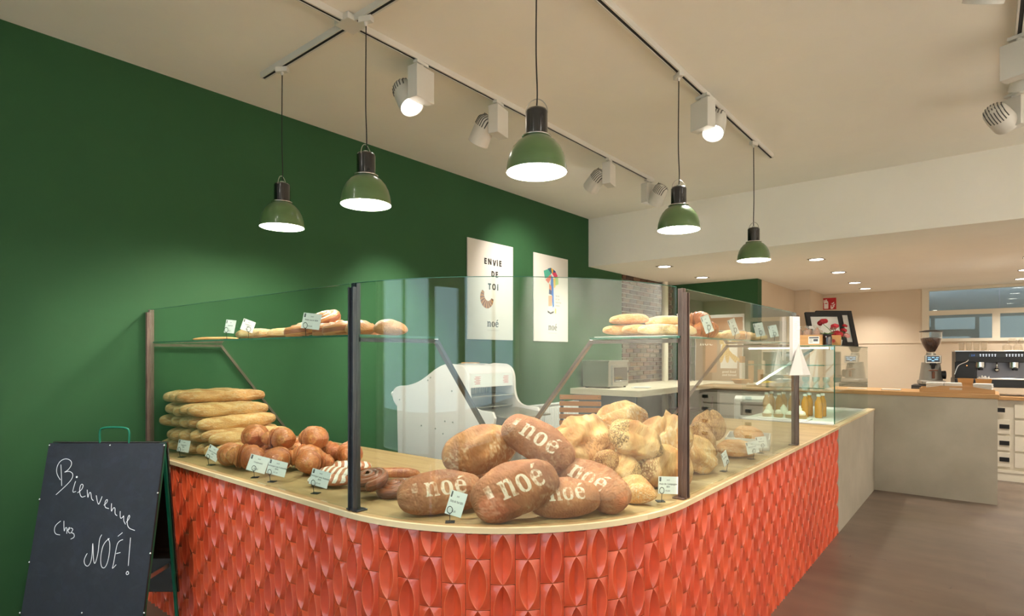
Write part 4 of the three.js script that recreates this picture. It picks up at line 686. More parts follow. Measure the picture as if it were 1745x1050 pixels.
// ---------------------------------------------------------------- behind the counter: slicer, radiator, chair
{
  const t = thing('bread_slicer', 'white bread slicing machine with curved side panels behind the counter', 'bread slicer');
  // side profile in x (towards the room) and y
  const prof = new THREE.Shape();
  prof.moveTo(-3.5, 0.05); prof.lineTo(-3.53, 1.1); prof.bezierCurveTo(-3.62, 1.16, -3.6, 1.25, -3.48, 1.255); prof.bezierCurveTo(-3.2, 1.27, -3.15, 1.41, -2.97, 1.43); prof.lineTo(-2.86, 1.425); prof.bezierCurveTo(-2.79, 1.41, -2.77, 1.36, -2.77, 1.28); prof.bezierCurveTo(-2.77, 1.17, -2.73, 1.115, -2.64, 1.115); prof.lineTo(-2.55, 1.11); prof.lineTo(-2.53, 1.07); prof.lineTo(-2.56, 0.95); prof.lineTo(-2.7, 0.9); prof.lineTo(-2.7, 0.05); prof.closePath();
  const side = (z) => new THREE.ExtrudeGeometry(prof, { depth: 0.016, bevelEnabled: true, bevelSize: 0.003, bevelThickness: 0.003, bevelSegments: 2, curveSegments: 20 }).translate(0, 0, z);
  mesh('side_panel', side(-2.92), MAT.machine, t); mesh('side_panel', side(-3.42), MAT.machine, t);
  for (const [x, y] of [[-3.15, 1.33], [-3.18, 1.31], [-3.5, 1.15], [-3.0, 1.02], [-2.92, 1.02], [-3.1, 0.96], [-2.93, 1.24], [-3.25, 0.97], [-3.02, 0.93]]) mesh('screw', ball(0.006, x, y, -2.9, 8), MAT.inox, t);
  const hood = new THREE.CylinderGeometry(0.07, 0.07, 0.48, 24, 1, false, 0, Math.PI).rotateX(Math.PI / 2).translate(-2.86, 1.355, -3.17);
  mesh('hood', M(hood, box(0.016, 0.1, 0.48, -2.793, 1.315, -3.17), box(0.14, 0.012, 0.48, -2.92, 1.42, -3.17)), MAT.machine, t);
  const print = canvasTex(256, 96, (x, w, h) => { x.fillStyle = '#e6e3de'; x.fillRect(0, 0, w, h); x.strokeStyle = '#c8453a'; x.lineWidth = 2.4; for (const cx of [40, 214]) for (let i = 0; i < 9; i++) { x.beginPath(); x.moveTo(cx - 16 + 5 * Math.sin(i * 2), 20 + i * 7); x.lineTo(cx + 14 + 4 * Math.cos(i * 3), 21 + i * 7); x.stroke(); } });
  mesh('print', new THREE.PlaneGeometry(0.46, 0.09).rotateY(Math.PI / 2).translate(-2.7835, 1.315, -3.17), std({ map: print, roughness: 0.5 }), t).userData.label = 'red warning marks';
  mesh('back_plate', box(0.01, 0.9, 0.48, -2.98, 0.85, -3.17), MAT.inox, t);
  mesh('shelf', M(box(0.2, 0.008, 0.46, -2.86, 1.2, -3.17), box(0.12, 0.006, 0.46, -2.84, 1.12, -3.17)), MAT.inox, t);
  for (let i = 0; i < 14; i++) mesh('blade', box(0.004, 0.17, 0.0018, -2.9, 1.285, -3.0 - i * 0.026), MAT.inox, t);
  mesh('outfeed_tray', bar([-2.74, 1.1, -3.17], [-2.42, 1.07, -3.17], 0.01, 0.44, Math.PI), MAT.inox, t);
  mesh('knob', M(cyl(0.02, 0.02, 0.03, 0, 0, 0, 10).rotateZ(Math.PI / 2).translate(-3.6, 1.19, -2.93)), MAT.paper, t);
  mesh('base', M(box(0.76, 0.86, 0.46, -3.11, 0.45, -3.17)), MAT.machine, t);
  const n = thing('paper_stack', 'small stack of pale sheets lying on top of the slicing machine', 'paper', [-2.93, 1.4275, -3.12], 0.5);
  mesh('sheet', rbox(0.2, 0.004, 0.1, 0.001, 0, 0.003, 0), MAT.paper, n); mesh('sheet', rbox(0.12, 0.008, 0.08, 0.002, -0.02, 0.01, 0), MAT.kraft, n);

  const r = thing('radiator', 'white ribbed panel radiator on the green wall', 'radiator', [WX + 0.06, 0.35, -5.45]);
  mesh('panel', rbox(0.05, 0.56, 1.5, 0.01, 0, 0.28, 0), MAT.white, r);
  for (let i = 0; i < 42; i++) mesh('rib', rbox(0.012, 0.5, 0.018, 0.005, 0.028, 0.28, -0.72 + i * 0.0351, 1), MAT.white, r);
  mesh('top_grille', rbox(0.09, 0.012, 1.5, 0.003, -0.004, 0.568, 0), MAT.white, r);

  const ch = thing('slatted_stool', 'high chair with reddish wooden back slats behind the pale loaves', 'chair', [-2.83, 0, -4.42], 0.5);
  for (let i = 0; i < 5; i++) { const s = mesh('back_slat', rbox(0.375, 0.042, 0.014, 0.004, 0, 1.112 - i * 0.058, -0.02 + i * 0.005), MAT.slat, ch); for (const u of [-0.165, 0.165]) mesh('screw', ball(0.005, u, 1.115 - i * 0.058, -0.012 + i * 0.005, 8), MAT.chrome, s); }
  for (const s of [-1, 1]) { mesh('upright', bar([s * 0.165, 0, 0.1], [s * 0.165, 1.13, -0.036], 0.03, 0.012), MAT.steel, ch); mesh('leg', bar([s * 0.165, 0, 0.42], [s * 0.165, 0.74, 0.02], 0.03, 0.012), MAT.steel, ch); }
  for (let i = 0; i < 6; i++) mesh('seat_slat', rbox(0.375, 0.014, 0.05, 0.004, 0, 0.75, 0.03 + i * 0.06), MAT.slat, ch);
}

// ---------------------------------------------------------------- rear worktop along the brick, with oven, bottles, picture board, cups
const WH = 1.08;
{
  const t = thing('rear_worktop', 'thick pale worktop turning the corner along brick and back wall', 'worktop');
  mesh('slab', metric(M(span(WX, -3.06, WH - 0.07, WH, -8.35, -6.02), span(WX, -1.75, WH - 0.07, WH, -9.04, -8.35))), std({ map: woodMap([186, 172, 146], [214, 202, 178], []), roughness: 0.6 }), t);
  const u = thing('worktop_base', 'dark grey side panel under the rear worktop end', 'panel');
  mesh('panel', rbox(0.86, 1.005, 0.03, 0.004, -3.55, 0.5025, -6.08), std({ color: 0x5e6064, roughness: 0.5 }), u);

  const o = thing('counter_oven', 'stainless steel counter oven with dark glass door on the rear worktop', 'oven', [-3.74, WH, -6.46]);
  mesh('body', M(span(-0.2, 0.17, 0.018, 0.33, -0.245, 0.245)), MAT.inox, o);
  mesh('lid_rim', rbox(0.39, 0.02, 0.5, 0.004, -0.01, 0.335, 0), MAT.inox, o);
  for (const [x, z] of [[-0.17, 0.2], [-0.17, -0.2], [0.15, 0.2], [0.15, -0.2]]) mesh('foot', cyl(0.014, 0.016, 0.02, x, 0.01, z, 10), MAT.rubber, o);
  const dr = mesh('door', rbox(0.02, 0.25, 0.4, 0.004, 0.178, 0.16, -0.03), MAT.inox, o);
  mesh('door_glass', rbox(0.006, 0.18, 0.33, 0.002, 0.19, 0.165, -0.03), phys({ color: 0x241a14, roughness: 0.08, clearcoat: 1 }), dr);
  mesh('door_handle', tube([[0.19, 0.09, -0.17], [0.215, 0.09, -0.16], [0.215, 0.09, 0.1], [0.19, 0.09, 0.11]], 0.006), MAT.chrome, dr);
  mesh('knob', cyl(0.016, 0.016, 0.02, 0, 0, 0, 14).rotateZ(Math.PI / 2).translate(0.185, 0.2, -0.222), MAT.rubber, o);
  const pa = thing('paper_stack', 'white papers lying on the rear worktop beside the oven', 'paper', [-3.35, WH, -6.62], 0.4);
  mesh('sheet', rbox(0.21, 0.006, 0.15, 0.001, 0, 0.0035, 0), MAT.paper, pa); mesh('sheet', rbox(0.2, 0.006, 0.15, 0.001, 0.02, 0.01, 0.03).rotateY(0.2), MAT.paper, pa);

  solo('wall_pipe', cyl(0.05, 0.05, LOW - 0.005, -3.9, LOW / 2, -8.55, 24), MAT.cream, 'pale vertical pipe in front of the brick corner', 'pipe');
  // bottle rack
  const rk = thing('bottle_rack', 'dark wire rack with small green bottles beside the picture board', 'rack', [-3.66, WH, -8.82]);
  for (const s of [-1, 1]) mesh('post', M(bar([s * 0.1, 0, 0.08], [s * 0.1, 0.78, 0.08], 0.01, 0.01), bar([s * 0.1, 0, -0.08], [s * 0.1, 0.78, -0.08], 0.01, 0.01)), MAT.black, rk);
  for (const y of [0.02, 0.28, 0.54]) mesh('rack_shelf', M(box(0.21, 0.008, 0.17, 0, y, 0), bar([-0.1, y + 0.08, 0.08], [0.1, y + 0.08, 0.08], 0.006, 0.006)), MAT.black, rk);
  const bg = lathe([[0, 0], [0.026, 0], [0.028, 0.01], [0.028, 0.12], [0.022, 0.145], [0.01, 0.165], [0.01, 0.2], [0, 0.2]], 16), bm = phys({ color: 0x24493a, roughness: 0.1, clearcoat: 1 });
  let nb = 0; for (const y of [0.025, 0.285, 0.545]) for (const x of [-0.062, 0, 0.062]) { const b = solo('green_bottle', bg, bm, 'small dark green bottle, ' + ['left', 'middle', 'right'][nb % 3] + ' one on the ' + ['lowest', 'middle', 'top'][(nb / 3) | 0] + ' rack tier', 'bottle', 'bottles in the wire rack'); b.position.set(-3.66 + x, WH + y, -8.8); nb++; }
  // picture board with a bread bag photograph
  const pic = canvasTex(512, 512, (x, w, h) => {
    x.fillStyle = '#a08a74'; x.fillRect(0, 0, w, h); x.fillStyle = '#8c7258'; x.fillRect(0, 0, 190, h); x.fillStyle = '#b2896a'; x.fillRect(110, 90, 130, 330); x.fillStyle = '#d8d2c8'; x.fillRect(280, 70, 180, 300);
    x.fillStyle = '#cfae70'; for (const [a, b, c, d, r] of [[300, 200, 26, 110, 0.15], [350, 190, 26, 120, -0.05], [400, 230, 20, 90, -0.6], [440, 250, 18, 80, -0.9]]) { x.save(); x.translate(a, b); x.rotate(r); x.beginPath(); x.ellipse(0, 0, c, d, 0, 0, 7); x.fill(); x.strokeStyle = '#a8834a'; x.lineWidth = 4; for (let i = -3; i < 4; i++) { x.beginPath(); x.moveTo(-14, i * 26); x.lineTo(14, i * 26 - 14); x.stroke(); } x.restore(); }
    x.fillStyle = '#e8dfd0'; x.font = 'bold 84px serif'; x.fillText('noé', 40, 110); x.font = 'bold 30px serif'; x.fillText('good food', 300, 420); x.fillText('and bread', 300, 455);
  });
  const pb = thing('picture_board', 'large picture board of breads leaning on the back wall of the worktop', 'picture', [-3.2, WH, -8.93], 0);
  mesh('board', rbox(0.74, 0.72, 0.012, 0.002, 0, 0.362, 0).rotateX(-0.05), MAT.paper, pb); mesh('print', new THREE.PlaneGeometry(0.72, 0.7).translate(0, 0.362, 0.0075).rotateX(-0.05), std({ map: pic, roughness: 0.5 }), pb);
  const ds = thing('bread_picture', 'small brown picture panel with white border on the back wall above the shelf rolls', 'picture', [-3.14, 1.99, -9.038], 0);
  mesh('board', rbox(0.6, 0.26, 0.012, 0.002), MAT.paper, ds); mesh('print', box(0.56, 0.2, 0.004, 0, -0.02, 0.007), std({ map: paintMap([150, 104, 72], [176, 128, 92]), roughness: 0.7 }), ds);
  // stacked paper cups, bowls
  const cupG = lathe([[0.028, 0], [0.03, 0], [0.04, 0.1], [0.042, 0.1], [0.042, 0.104], [0.038, 0.104], [0.027, 0.004], [0, 0.004]], 24);
  let cs = 0;
  for (const [x, z, n, m] of [[-2.78, -8.75, 5, MAT.paper], [-2.64, -8.7, 4, MAT.kraft], [-2.52, -8.74, 2, MAT.kraft]]) { const q = thing('cup_stack', ['tall stack of white paper cups on the rear worktop', 'middle stack of brown paper cups on the rear worktop', 'short stack of brown paper cups on the rear worktop'][cs++], 'cups', [x, WH, z]); for (let i = 0; i < n * 2; i++) { const c = mesh('cup', cupG, i >= n * 2 - 3 ? MAT.kraft : m, q); c.position.y = 0.0 + i * 0.032; } }
  const bowl = solo('serving_bowl', lathe([[0, 0.006], [0.06, 0.004], [0.08, 0], [0.085, 0.006], [0.13, 0.06], [0.135, 0.062], [0.126, 0.064], [0.078, 0.014], [0, 0.014]], 36), MAT.kraft, 'shallow pale bowl in front of the paper cup stacks', 'bowl'); bowl.position.set(-2.72, WH, -8.5);
  const cloth = solo('yellow_cloth', loafGeo(0.2, 0.12, 0.05, { sd: 5, lump: 0.25, freq: 16 }), std({ color: 0xc9a53a, roughness: 0.9 }), 'crumpled yellow cloth on the rear worktop', 'cloth'); cloth.position.set(-2.35, WH + 0.016, -8.55);
  // steel fridge and a white appliance under the worktop
  const fr = thing('steel_fridge', 'grey steel fridge door with black handle under the rear worktop', 'fridge', [-2.6, 0, -8.7]);
  mesh('body', rbox(0.84, 0.96, 0.62, 0.006, 0, 0.5, 0), std({ color: 0x9a988f, metalness: 0.4, roughness: 0.45 }), fr); const fd = mesh('door', rbox(0.72, 0.84, 0.024, 0.006, -0.02, 0.51, 0.322), std({ color: 0xb2aea2, metalness: 0.3, roughness: 0.45 }), fr); mesh('handle', rbox(0.03, 0.14, 0.02, 0.004, 0.3, 0.56, 0.34), MAT.rubber, fd); mesh('foot', box(0.8, 0.03, 0.55, 0, 0.015, 0), MAT.rubber, fr);
  const ap = thing('white_appliance', 'pale appliance with two dark windows behind the right screen', 'appliance', [-2.15, 0, -7.3], 0.3);
  mesh('body', rbox(0.5, 0.98, 0.5, 0.02, 0, 0.49, 0), MAT.white, ap); for (const y of [0.62, 0.86]) mesh('window', rbox(0.36, 0.16, 0.012, 0.01, 0, y, 0.25), phys({ color: 0x3a3a3a, roughness: 0.12, clearcoat: 1 }), ap); mesh('handle', rbox(0.4, 0.02, 0.03, 0.006, 0, 0.745, 0.262), MAT.inox, ap);
  // black kitchen trolley with wires
  const tr = thing('black_trolley', 'black shelf trolley under the rear worktop, partly hidden by seeded loaves', 'trolley', [-3.25, 0, -8.0]);
  for (const y of [0.15, 0.45, 0.72]) mesh('trolley_shelf', rbox(0.5, 0.03, 0.4, 0.006, 0, y, 0), MAT.black, tr); for (const [x, z] of [[-1, -1], [-1, 1], [1, -1], [1, 1]]) mesh('upright', bar([x * 0.23, 0, z * 0.18], [x * 0.23, 0.9, z * 0.18], 0.02, 0.02), MAT.black, tr);
}

// ---------------------------------------------------------------- hanging paper sheets on the far post
{
  const t = thing('hanging_papers', 'white printed strip and folded paper hanging on the far screen post', 'paper', [-0.945, 0, -3.97], Math.PI / 2 - 0.5);
  const tx = canvasTex(128, 512, (x, w, h) => { x.fillStyle = '#f2ecea'; x.fillRect(0, 0, w, h); x.fillStyle = '#b3abad'; for (let i = 0; i < 22; i++) x.fillRect(i % 5 ? 30 : 55, 60 + i * 20, 40 + 40 * rnd(), 2); });
  mesh('strip', rbox(0.088, 0.28, 0.0015, 0.0006, 0.0, 1.6, 0.01), MAT.paper, t); mesh('print', new THREE.PlaneGeometry(0.06, 0.276).translate(0.012, 1.6, 0.0112), std({ map: tx, roughness: 0.8 }), t);
  mesh('clip', rbox(0.012, 0.03, 0.012, 0.003, 0.0, 1.75, 0.008), MAT.clearGlass, t);
  const cone = new THREE.ConeGeometry(0.095, 0.2, 5, 1, true); cone.scale(1, 1, 0.35); mesh('folded_sheet', toCreasedNormals(cone.toNonIndexed(), 0.2).translate(-0.005, 1.47, 0.045), MAT.paper, t);
}

// ---------------------------------------------------------------- glass display case with its contents
{
  const x0 = -1.75, x1 = -0.985, z0 = -5.5, z1 = -7.25, T = 1.57, B = TOP + 0.01;
  const t = thing('display_case', 'lit glass display case at the end of the tiled counter', 'display case');
  mesh('front_glass', span(x0, x1, B + 0.02, T, z0 - 0.006, z0), MAT.glass, t); mesh('side_glass', span(x1 - 0.006, x1, B, T, z1, z0 - 0.008), MAT.glass, t);
  mesh('top_glass', span(x0, x1, T, T + 0.008, z1, z0), MAT.glass, t); mesh('corner_edge', M(span(x1 - 0.008, x1, B, T, z0 - 0.007, z0), span(x0, x1, T, T + 0.008, z0, z0 + 0.001), span(x1, x1 + 0.001, T, T + 0.008, z1, z0)), MAT.glassEdge, t);
  for (const y of [1.4, 1.2]) { const s = mesh('shelf', span(x0 + 0.02, x1 - 0.09, y, y + 0.008, z1 + 0.1, z0 - 0.06), MAT.glass, t); mesh('shelf_edge', span(x0 + 0.02, x1 - 0.09, y, y + 0.008, z0 - 0.06, z0 - 0.058), MAT.glassEdge, s); }
  mesh('corner_clamp', rbox(0.03, 0.03, 0.03, 0.004, x1 - 0.02, T - 0.02, z0 - 0.02), MAT.chrome, t);
  mesh('floor_plate', span(x0, x1 - 0.01, B - 0.01, B, z1, z0), MAT.white, t);
  mesh('base_cabinet', span(x0, x1 - 0.06, 0, B - 0.01, z1, z0 - 0.01), MAT.white, t);
  mesh('strut', M(bar([x0 + 0.1, 1.22, z0 - 0.1], [x1 - 0.25, 1.55, z0 - 0.4], 0.02, 0.012)), MAT.inox, t);
  const led = mesh('led_strip', span(x0 + 0.05, x1 - 0.06, T - 0.022, T - 0.01, z0 - 0.06, z0 - 0.035), std({ color: 0xffffff, emissive: C(1, 0.95, 0.85), emissiveIntensity: 5 }), t);
  const l = new THREE.RectAreaLight(C(1, 0.95, 0.85), LAMP.caseLight * 6, 0.66, 0.03); l.position.set((x0 + x1) / 2, T - 0.026, z0 - 0.05); l.rotation.x = -Math.PI / 2; t.add(l);
  // juice bottles, dessert glasses, cakes
  const bg = lathe([[0, 0], [0.03, 0], [0.033, 0.008], [0.033, 0.13], [0.028, 0.155], [0.016, 0.18], [0.016, 0.2], [0, 0.2]], 22), cap = cyl(0.018, 0.018, 0.02, 0, 0.208, 0, 18);
  const juice = phys({ color: 0xd9962a, roughness: 0.12, clearcoat: 1, transmission: 0.25, thickness: 0 });
  let k = 0; for (const z of [-5.95, -6.12]) for (let i = 0; i < 5; i++) { const b = thing('juice_bottle', 'orange juice bottle in the display case, ' + ['front', 'rear'][k > 4 ? 1 : 0] + ' row, ' + ['first', 'second', 'third', 'fourth', 'fifth'][i] + ' from the left', 'bottle', [-1.66 + i * 0.115, B, z], 0, 'juice bottles in the display case'); mesh('body', bg, juice, b); mesh('cap', cap, MAT.white, b); k++; }
  const gg = lathe([[0, 0.002], [0.03, 0], [0.031, 0.004], [0.005, 0.01], [0.004, 0.055], [0.02, 0.07], [0.034, 0.1], [0.035, 0.13], [0.033, 0.13], [0.031, 0.1], [0, 0.07]], 22), gm = phys({ color: 0xf6fbfa, roughness: 0.03, transmission: 0.9, thickness: 0 });
  const ped = mesh('glass_step', span(x0 + 0.05, x1 - 0.12, B + 0.22, B + 0.228, -6.9, -6.35), MAT.glass, t); for (const x of [x0 + 0.06, x1 - 0.14]) mesh('step_leg', span(x, x + 0.008, B, B + 0.22, -6.9, -6.35), MAT.glass, t);
  for (let i = 0; i < 6; i++) { const b = solo('dessert_glass', gg, gm, 'stemmed dessert glass on the glass step, ' + ['first', 'second', 'third', 'fourth', 'fifth', 'sixth'][i] + ' from the left', 'glass', 'dessert glasses in the display case'); b.position.set(-1.62 + i * 0.095, B + 0.228, -6.5); }
  const cream = std({ color: 0xf2e6d2, roughness: 0.6 }), cake = bake(crust([204, 150, 84], [232, 190, 126], 0.3));
  const tray = thing('cake_tray', 'white tray with cakes on the floor of the display case', 'tray', [-1.42, B, -5.66]); mesh('plate', rbox(0.42, 0.012, 0.2, 0.005, 0, 0.007, 0), MAT.white, tray);
  const mer = lathe([[0.04, 0], [0.045, 0.015], [0.036, 0.035], [0.039, 0.045], [0.024, 0.065], [0.026, 0.075], [0.008, 0.1], [0, 0.105]], 20);
  for (let i = 0; i < 4; i++) { const c = thing('small_cake', 'small cake on the display tray, ' + ['leftmost', 'second', 'third', 'rightmost'][i], 'cake', [-1.575 + i * 0.1, B + 0.0135, -5.66], i, 'cakes on the display tray'); mesh('crust', cyl(0.042, 0.038, 0.03, 0, 0.015, 0, 22), cake, c); mesh('topping', i % 2 ? ball(0.03, 0, 0.04, 0) : lathe([[0.036, 0.03], [0.03, 0.045], [0.012, 0.06], [0, 0.062]], 20), cream, c); }
  for (let i = 0; i < 3; i++) { const c = solo('meringue', mer, cream, 'white peaked meringue in front of the juice bottles, ' + ['left', 'middle', 'right'][i], 'meringue', 'meringues in the display case'); c.position.set(-1.6 + i * 0.13, B, -5.82); c.scale.setScalar(1.15); }
  // on top: gift box with cookie bags, jar, card box, flowers, frames
  const TT = T + 0.0085, bx = thing('wooden_gift_box', 'pale wooden box with label holding bagged cookies on the display case', 'box', [-1.225, TT, -5.64], 0.1);
  const ww = MAT.oak; for (const s of [-1, 1]) { mesh('side', rbox(0.24, 0.09, 0.01, 0.002, 0, 0.046, s * 0.1), ww, bx); mesh('side', rbox(0.01, 0.09, 0.2, 0.002, s * 0.12, 0.046, 0), ww, bx); } mesh('base', rbox(0.23, 0.008, 0.19, 0.002, 0, 0.005, 0), ww, bx);
  mesh('label', new THREE.PlaneGeometry(0.085, 0.065).translate(0.06, 0.045, 0.1055), std({ map: canvasTex(96, 72, (x, w, h) => { x.fillStyle = '#e6e2da'; x.fillRect(0, 0, w, h); x.fillStyle = '#4a4d52'; x.fillRect(6, 6, 84, 14); x.fillRect(44, 26, 40, 22); for (let i = 0; i < 4; i++) x.fillRect(8, 28 + i * 9, 30, 3); }), roughness: 0.7 }), bx);
  const bagM = phys({ color: 0xf2ece2, roughness: 0.12, transmission: 0.85, thickness: 0 }), cookie = bake(crust([120, 74, 46], [166, 110, 72], 0.2));
  [[-1.305, 0], [-1.225, 1], [-1.15, 2]].forEach(([x, i]) => { const b = thing('cookie_bag', 'clear bag of brown cookies standing in the wooden box, ' + ['left', 'middle', 'right'][i], 'bag', [x, TT + 0.009, -5.64], i, 'cookie bags'); mesh('cookies', loafGeo(0.085, 0.08, 0.17, { sd: i, nx: 12, nt: 12, lump: 0.16, freq: 25 }).translate(0, 0.055, 0), cookie, b); mesh('wrapper', M(lathe([[0.043, 0], [0.05, 0.08], [0.044, 0.12], [0.018, 0.138], [0.034, 0.165]], 7)), bagM, b); mesh('tag', rbox(0.04, 0.025, 0.002, 0.001, 0.01, 0.15, 0.03), MAT.paper, b); });
  const jr = thing('dark_jar', 'dark jam jar with green leaves beside the wooden box', 'jar', [-1.065, TT, -5.62]); mesh('body', lathe([[0, 0], [0.034, 0], [0.036, 0.006], [0.036, 0.075], [0.03, 0.085], [0, 0.085]], 22), phys({ color: 0x24120f, roughness: 0.1, clearcoat: 1 }), jr); mesh('lid', cyl(0.033, 0.033, 0.012, 0, 0.09, 0, 20), MAT.black, jr); for (let i = 0; i < 7; i++) mesh('leaf', new THREE.SphereGeometry(0.022, 8, 5).scale(1.6, 0.12, 0.6).rotateZ(0.3).translate(0.03, 0.1, 0).rotateY(i * 0.9), std({ color: 0x5c7a42, roughness: 0.7 }), jr);
  const cb = thing('kraft_carton', 'small brown carton with red mark, right of the dark jar', 'box', [-1.035, TT, -5.78], 0.4); mesh('carton', rbox(0.085, 0.09, 0.06, 0.003, 0, 0.046, 0), MAT.kraft, cb); mesh('mark', cyl(0.016, 0.016, 0.002, 0, 0, 0, 16).rotateX(Math.PI / 2).translate(-0.02, 0.04, 0.031), std({ color: 0xb8443a, roughness: 0.6 }), cb);
  const fv = thing('rose_bouquet', 'bouquet of red roses in a small white pot on the display case', 'flowers', [-1.07, TT, -6.08]);
  mesh('pot', lathe([[0, 0], [0.034, 0], [0.044, 0.055], [0.04, 0.055], [0, 0.05]], 20), MAT.white, fv);
  const rose = (() => { const g = []; for (let i = 0; i < 9; i++) { const a = i * 2.4, r = 0.006 + i * 0.0022; g.push(new THREE.SphereGeometry(0.019, 8, 6, 0, Math.PI).rotateX(-0.4).translate(0, 0, 0.006).rotateY(a).translate(r * Math.cos(a), -i * 0.001, r * Math.sin(a))); } return M(g, ball(0.017, 0, 0.002, 0, 8)); })();
  const reds = [std({ color: 0xa3121f, roughness: 0.6 }), std({ color: 0xc4303a, roughness: 0.6 }), std({ color: 0xc9847c, roughness: 0.6 })], lf = std({ color: 0x4a6b35, roughness: 0.7 });
  [[-0.13, 0.23, 0.0, 0, 1.6], [-0.02, 0.19, 0.02, 1, 1.2], [0.0, 0.115, 0.04, 0, 1.8], [0.05, 0.15, 0.0, 0, 1.0], [0.075, 0.1, 0.03, 2, 1.2], [-0.04, 0.17, -0.02, 2, 1.0], [0.06, 0.19, 0, 0, 0.8]].forEach(([x, y, z, c, s]) => { const m = mesh('rose', rose, reds[c], fv); m.position.set(x, y, z); m.scale.setScalar(s * 0.8); m.rotation.z = -x * 3; mesh('stem', tube([[0, 0.04, 0], [x * 0.4, y * 0.6, z * 0.5], [x, y - 0.01, z]], 0.0025, 10, 5), lf, fv); });
  for (let i = 0; i < 12; i++) mesh('leaf', new THREE.SphereGeometry(0.024, 8, 5).scale(1.5, 0.12, 0.6).rotateZ(rr(-0.5, 0.8)).translate(0.045, rr(0.06, 0.12), 0).rotateY(i * 0.53), lf, fv);
  // two dark frames leaning back on each other
  const frame = (label, pos, turn, w, h, roll) => { const f = thing('framed_print', label, 'picture frame', pos, turn, 'dark frames on the display case'); const b = 0.045, q = (g) => g.translate(0, h / 2, 0).rotateX(-0.3); for (const s of [-1, 1]) mesh('frame_side', q(rbox(b, h, 0.025, 0.003, s * (w - b) / 2, 0, 0)), MAT.black, f); mesh('frame_rail', q(rbox(w - 2 * b, b, 0.025, 0.003, 0, (h - b) / 2, 0)), MAT.black, f); mesh('frame_rail', q(rbox(w - 2 * b, b, 0.025, 0.003, 0, -(h - b) / 2, 0)), MAT.black, f); mesh('backing', q(box(w - 2 * b, h - 2 * b, 0.008, 0, 0, -0.006)), MAT.paper, f); };
  frame('large dark picture frame leaning behind the roses', [-1.2, TT, -6.42], 0.75, 0.38, 0.36, 0);
  frame('second dark picture frame leaning further right behind the roses', [-1.14, TT, -6.62], 0.75, 0.38, 0.385, 0);
}

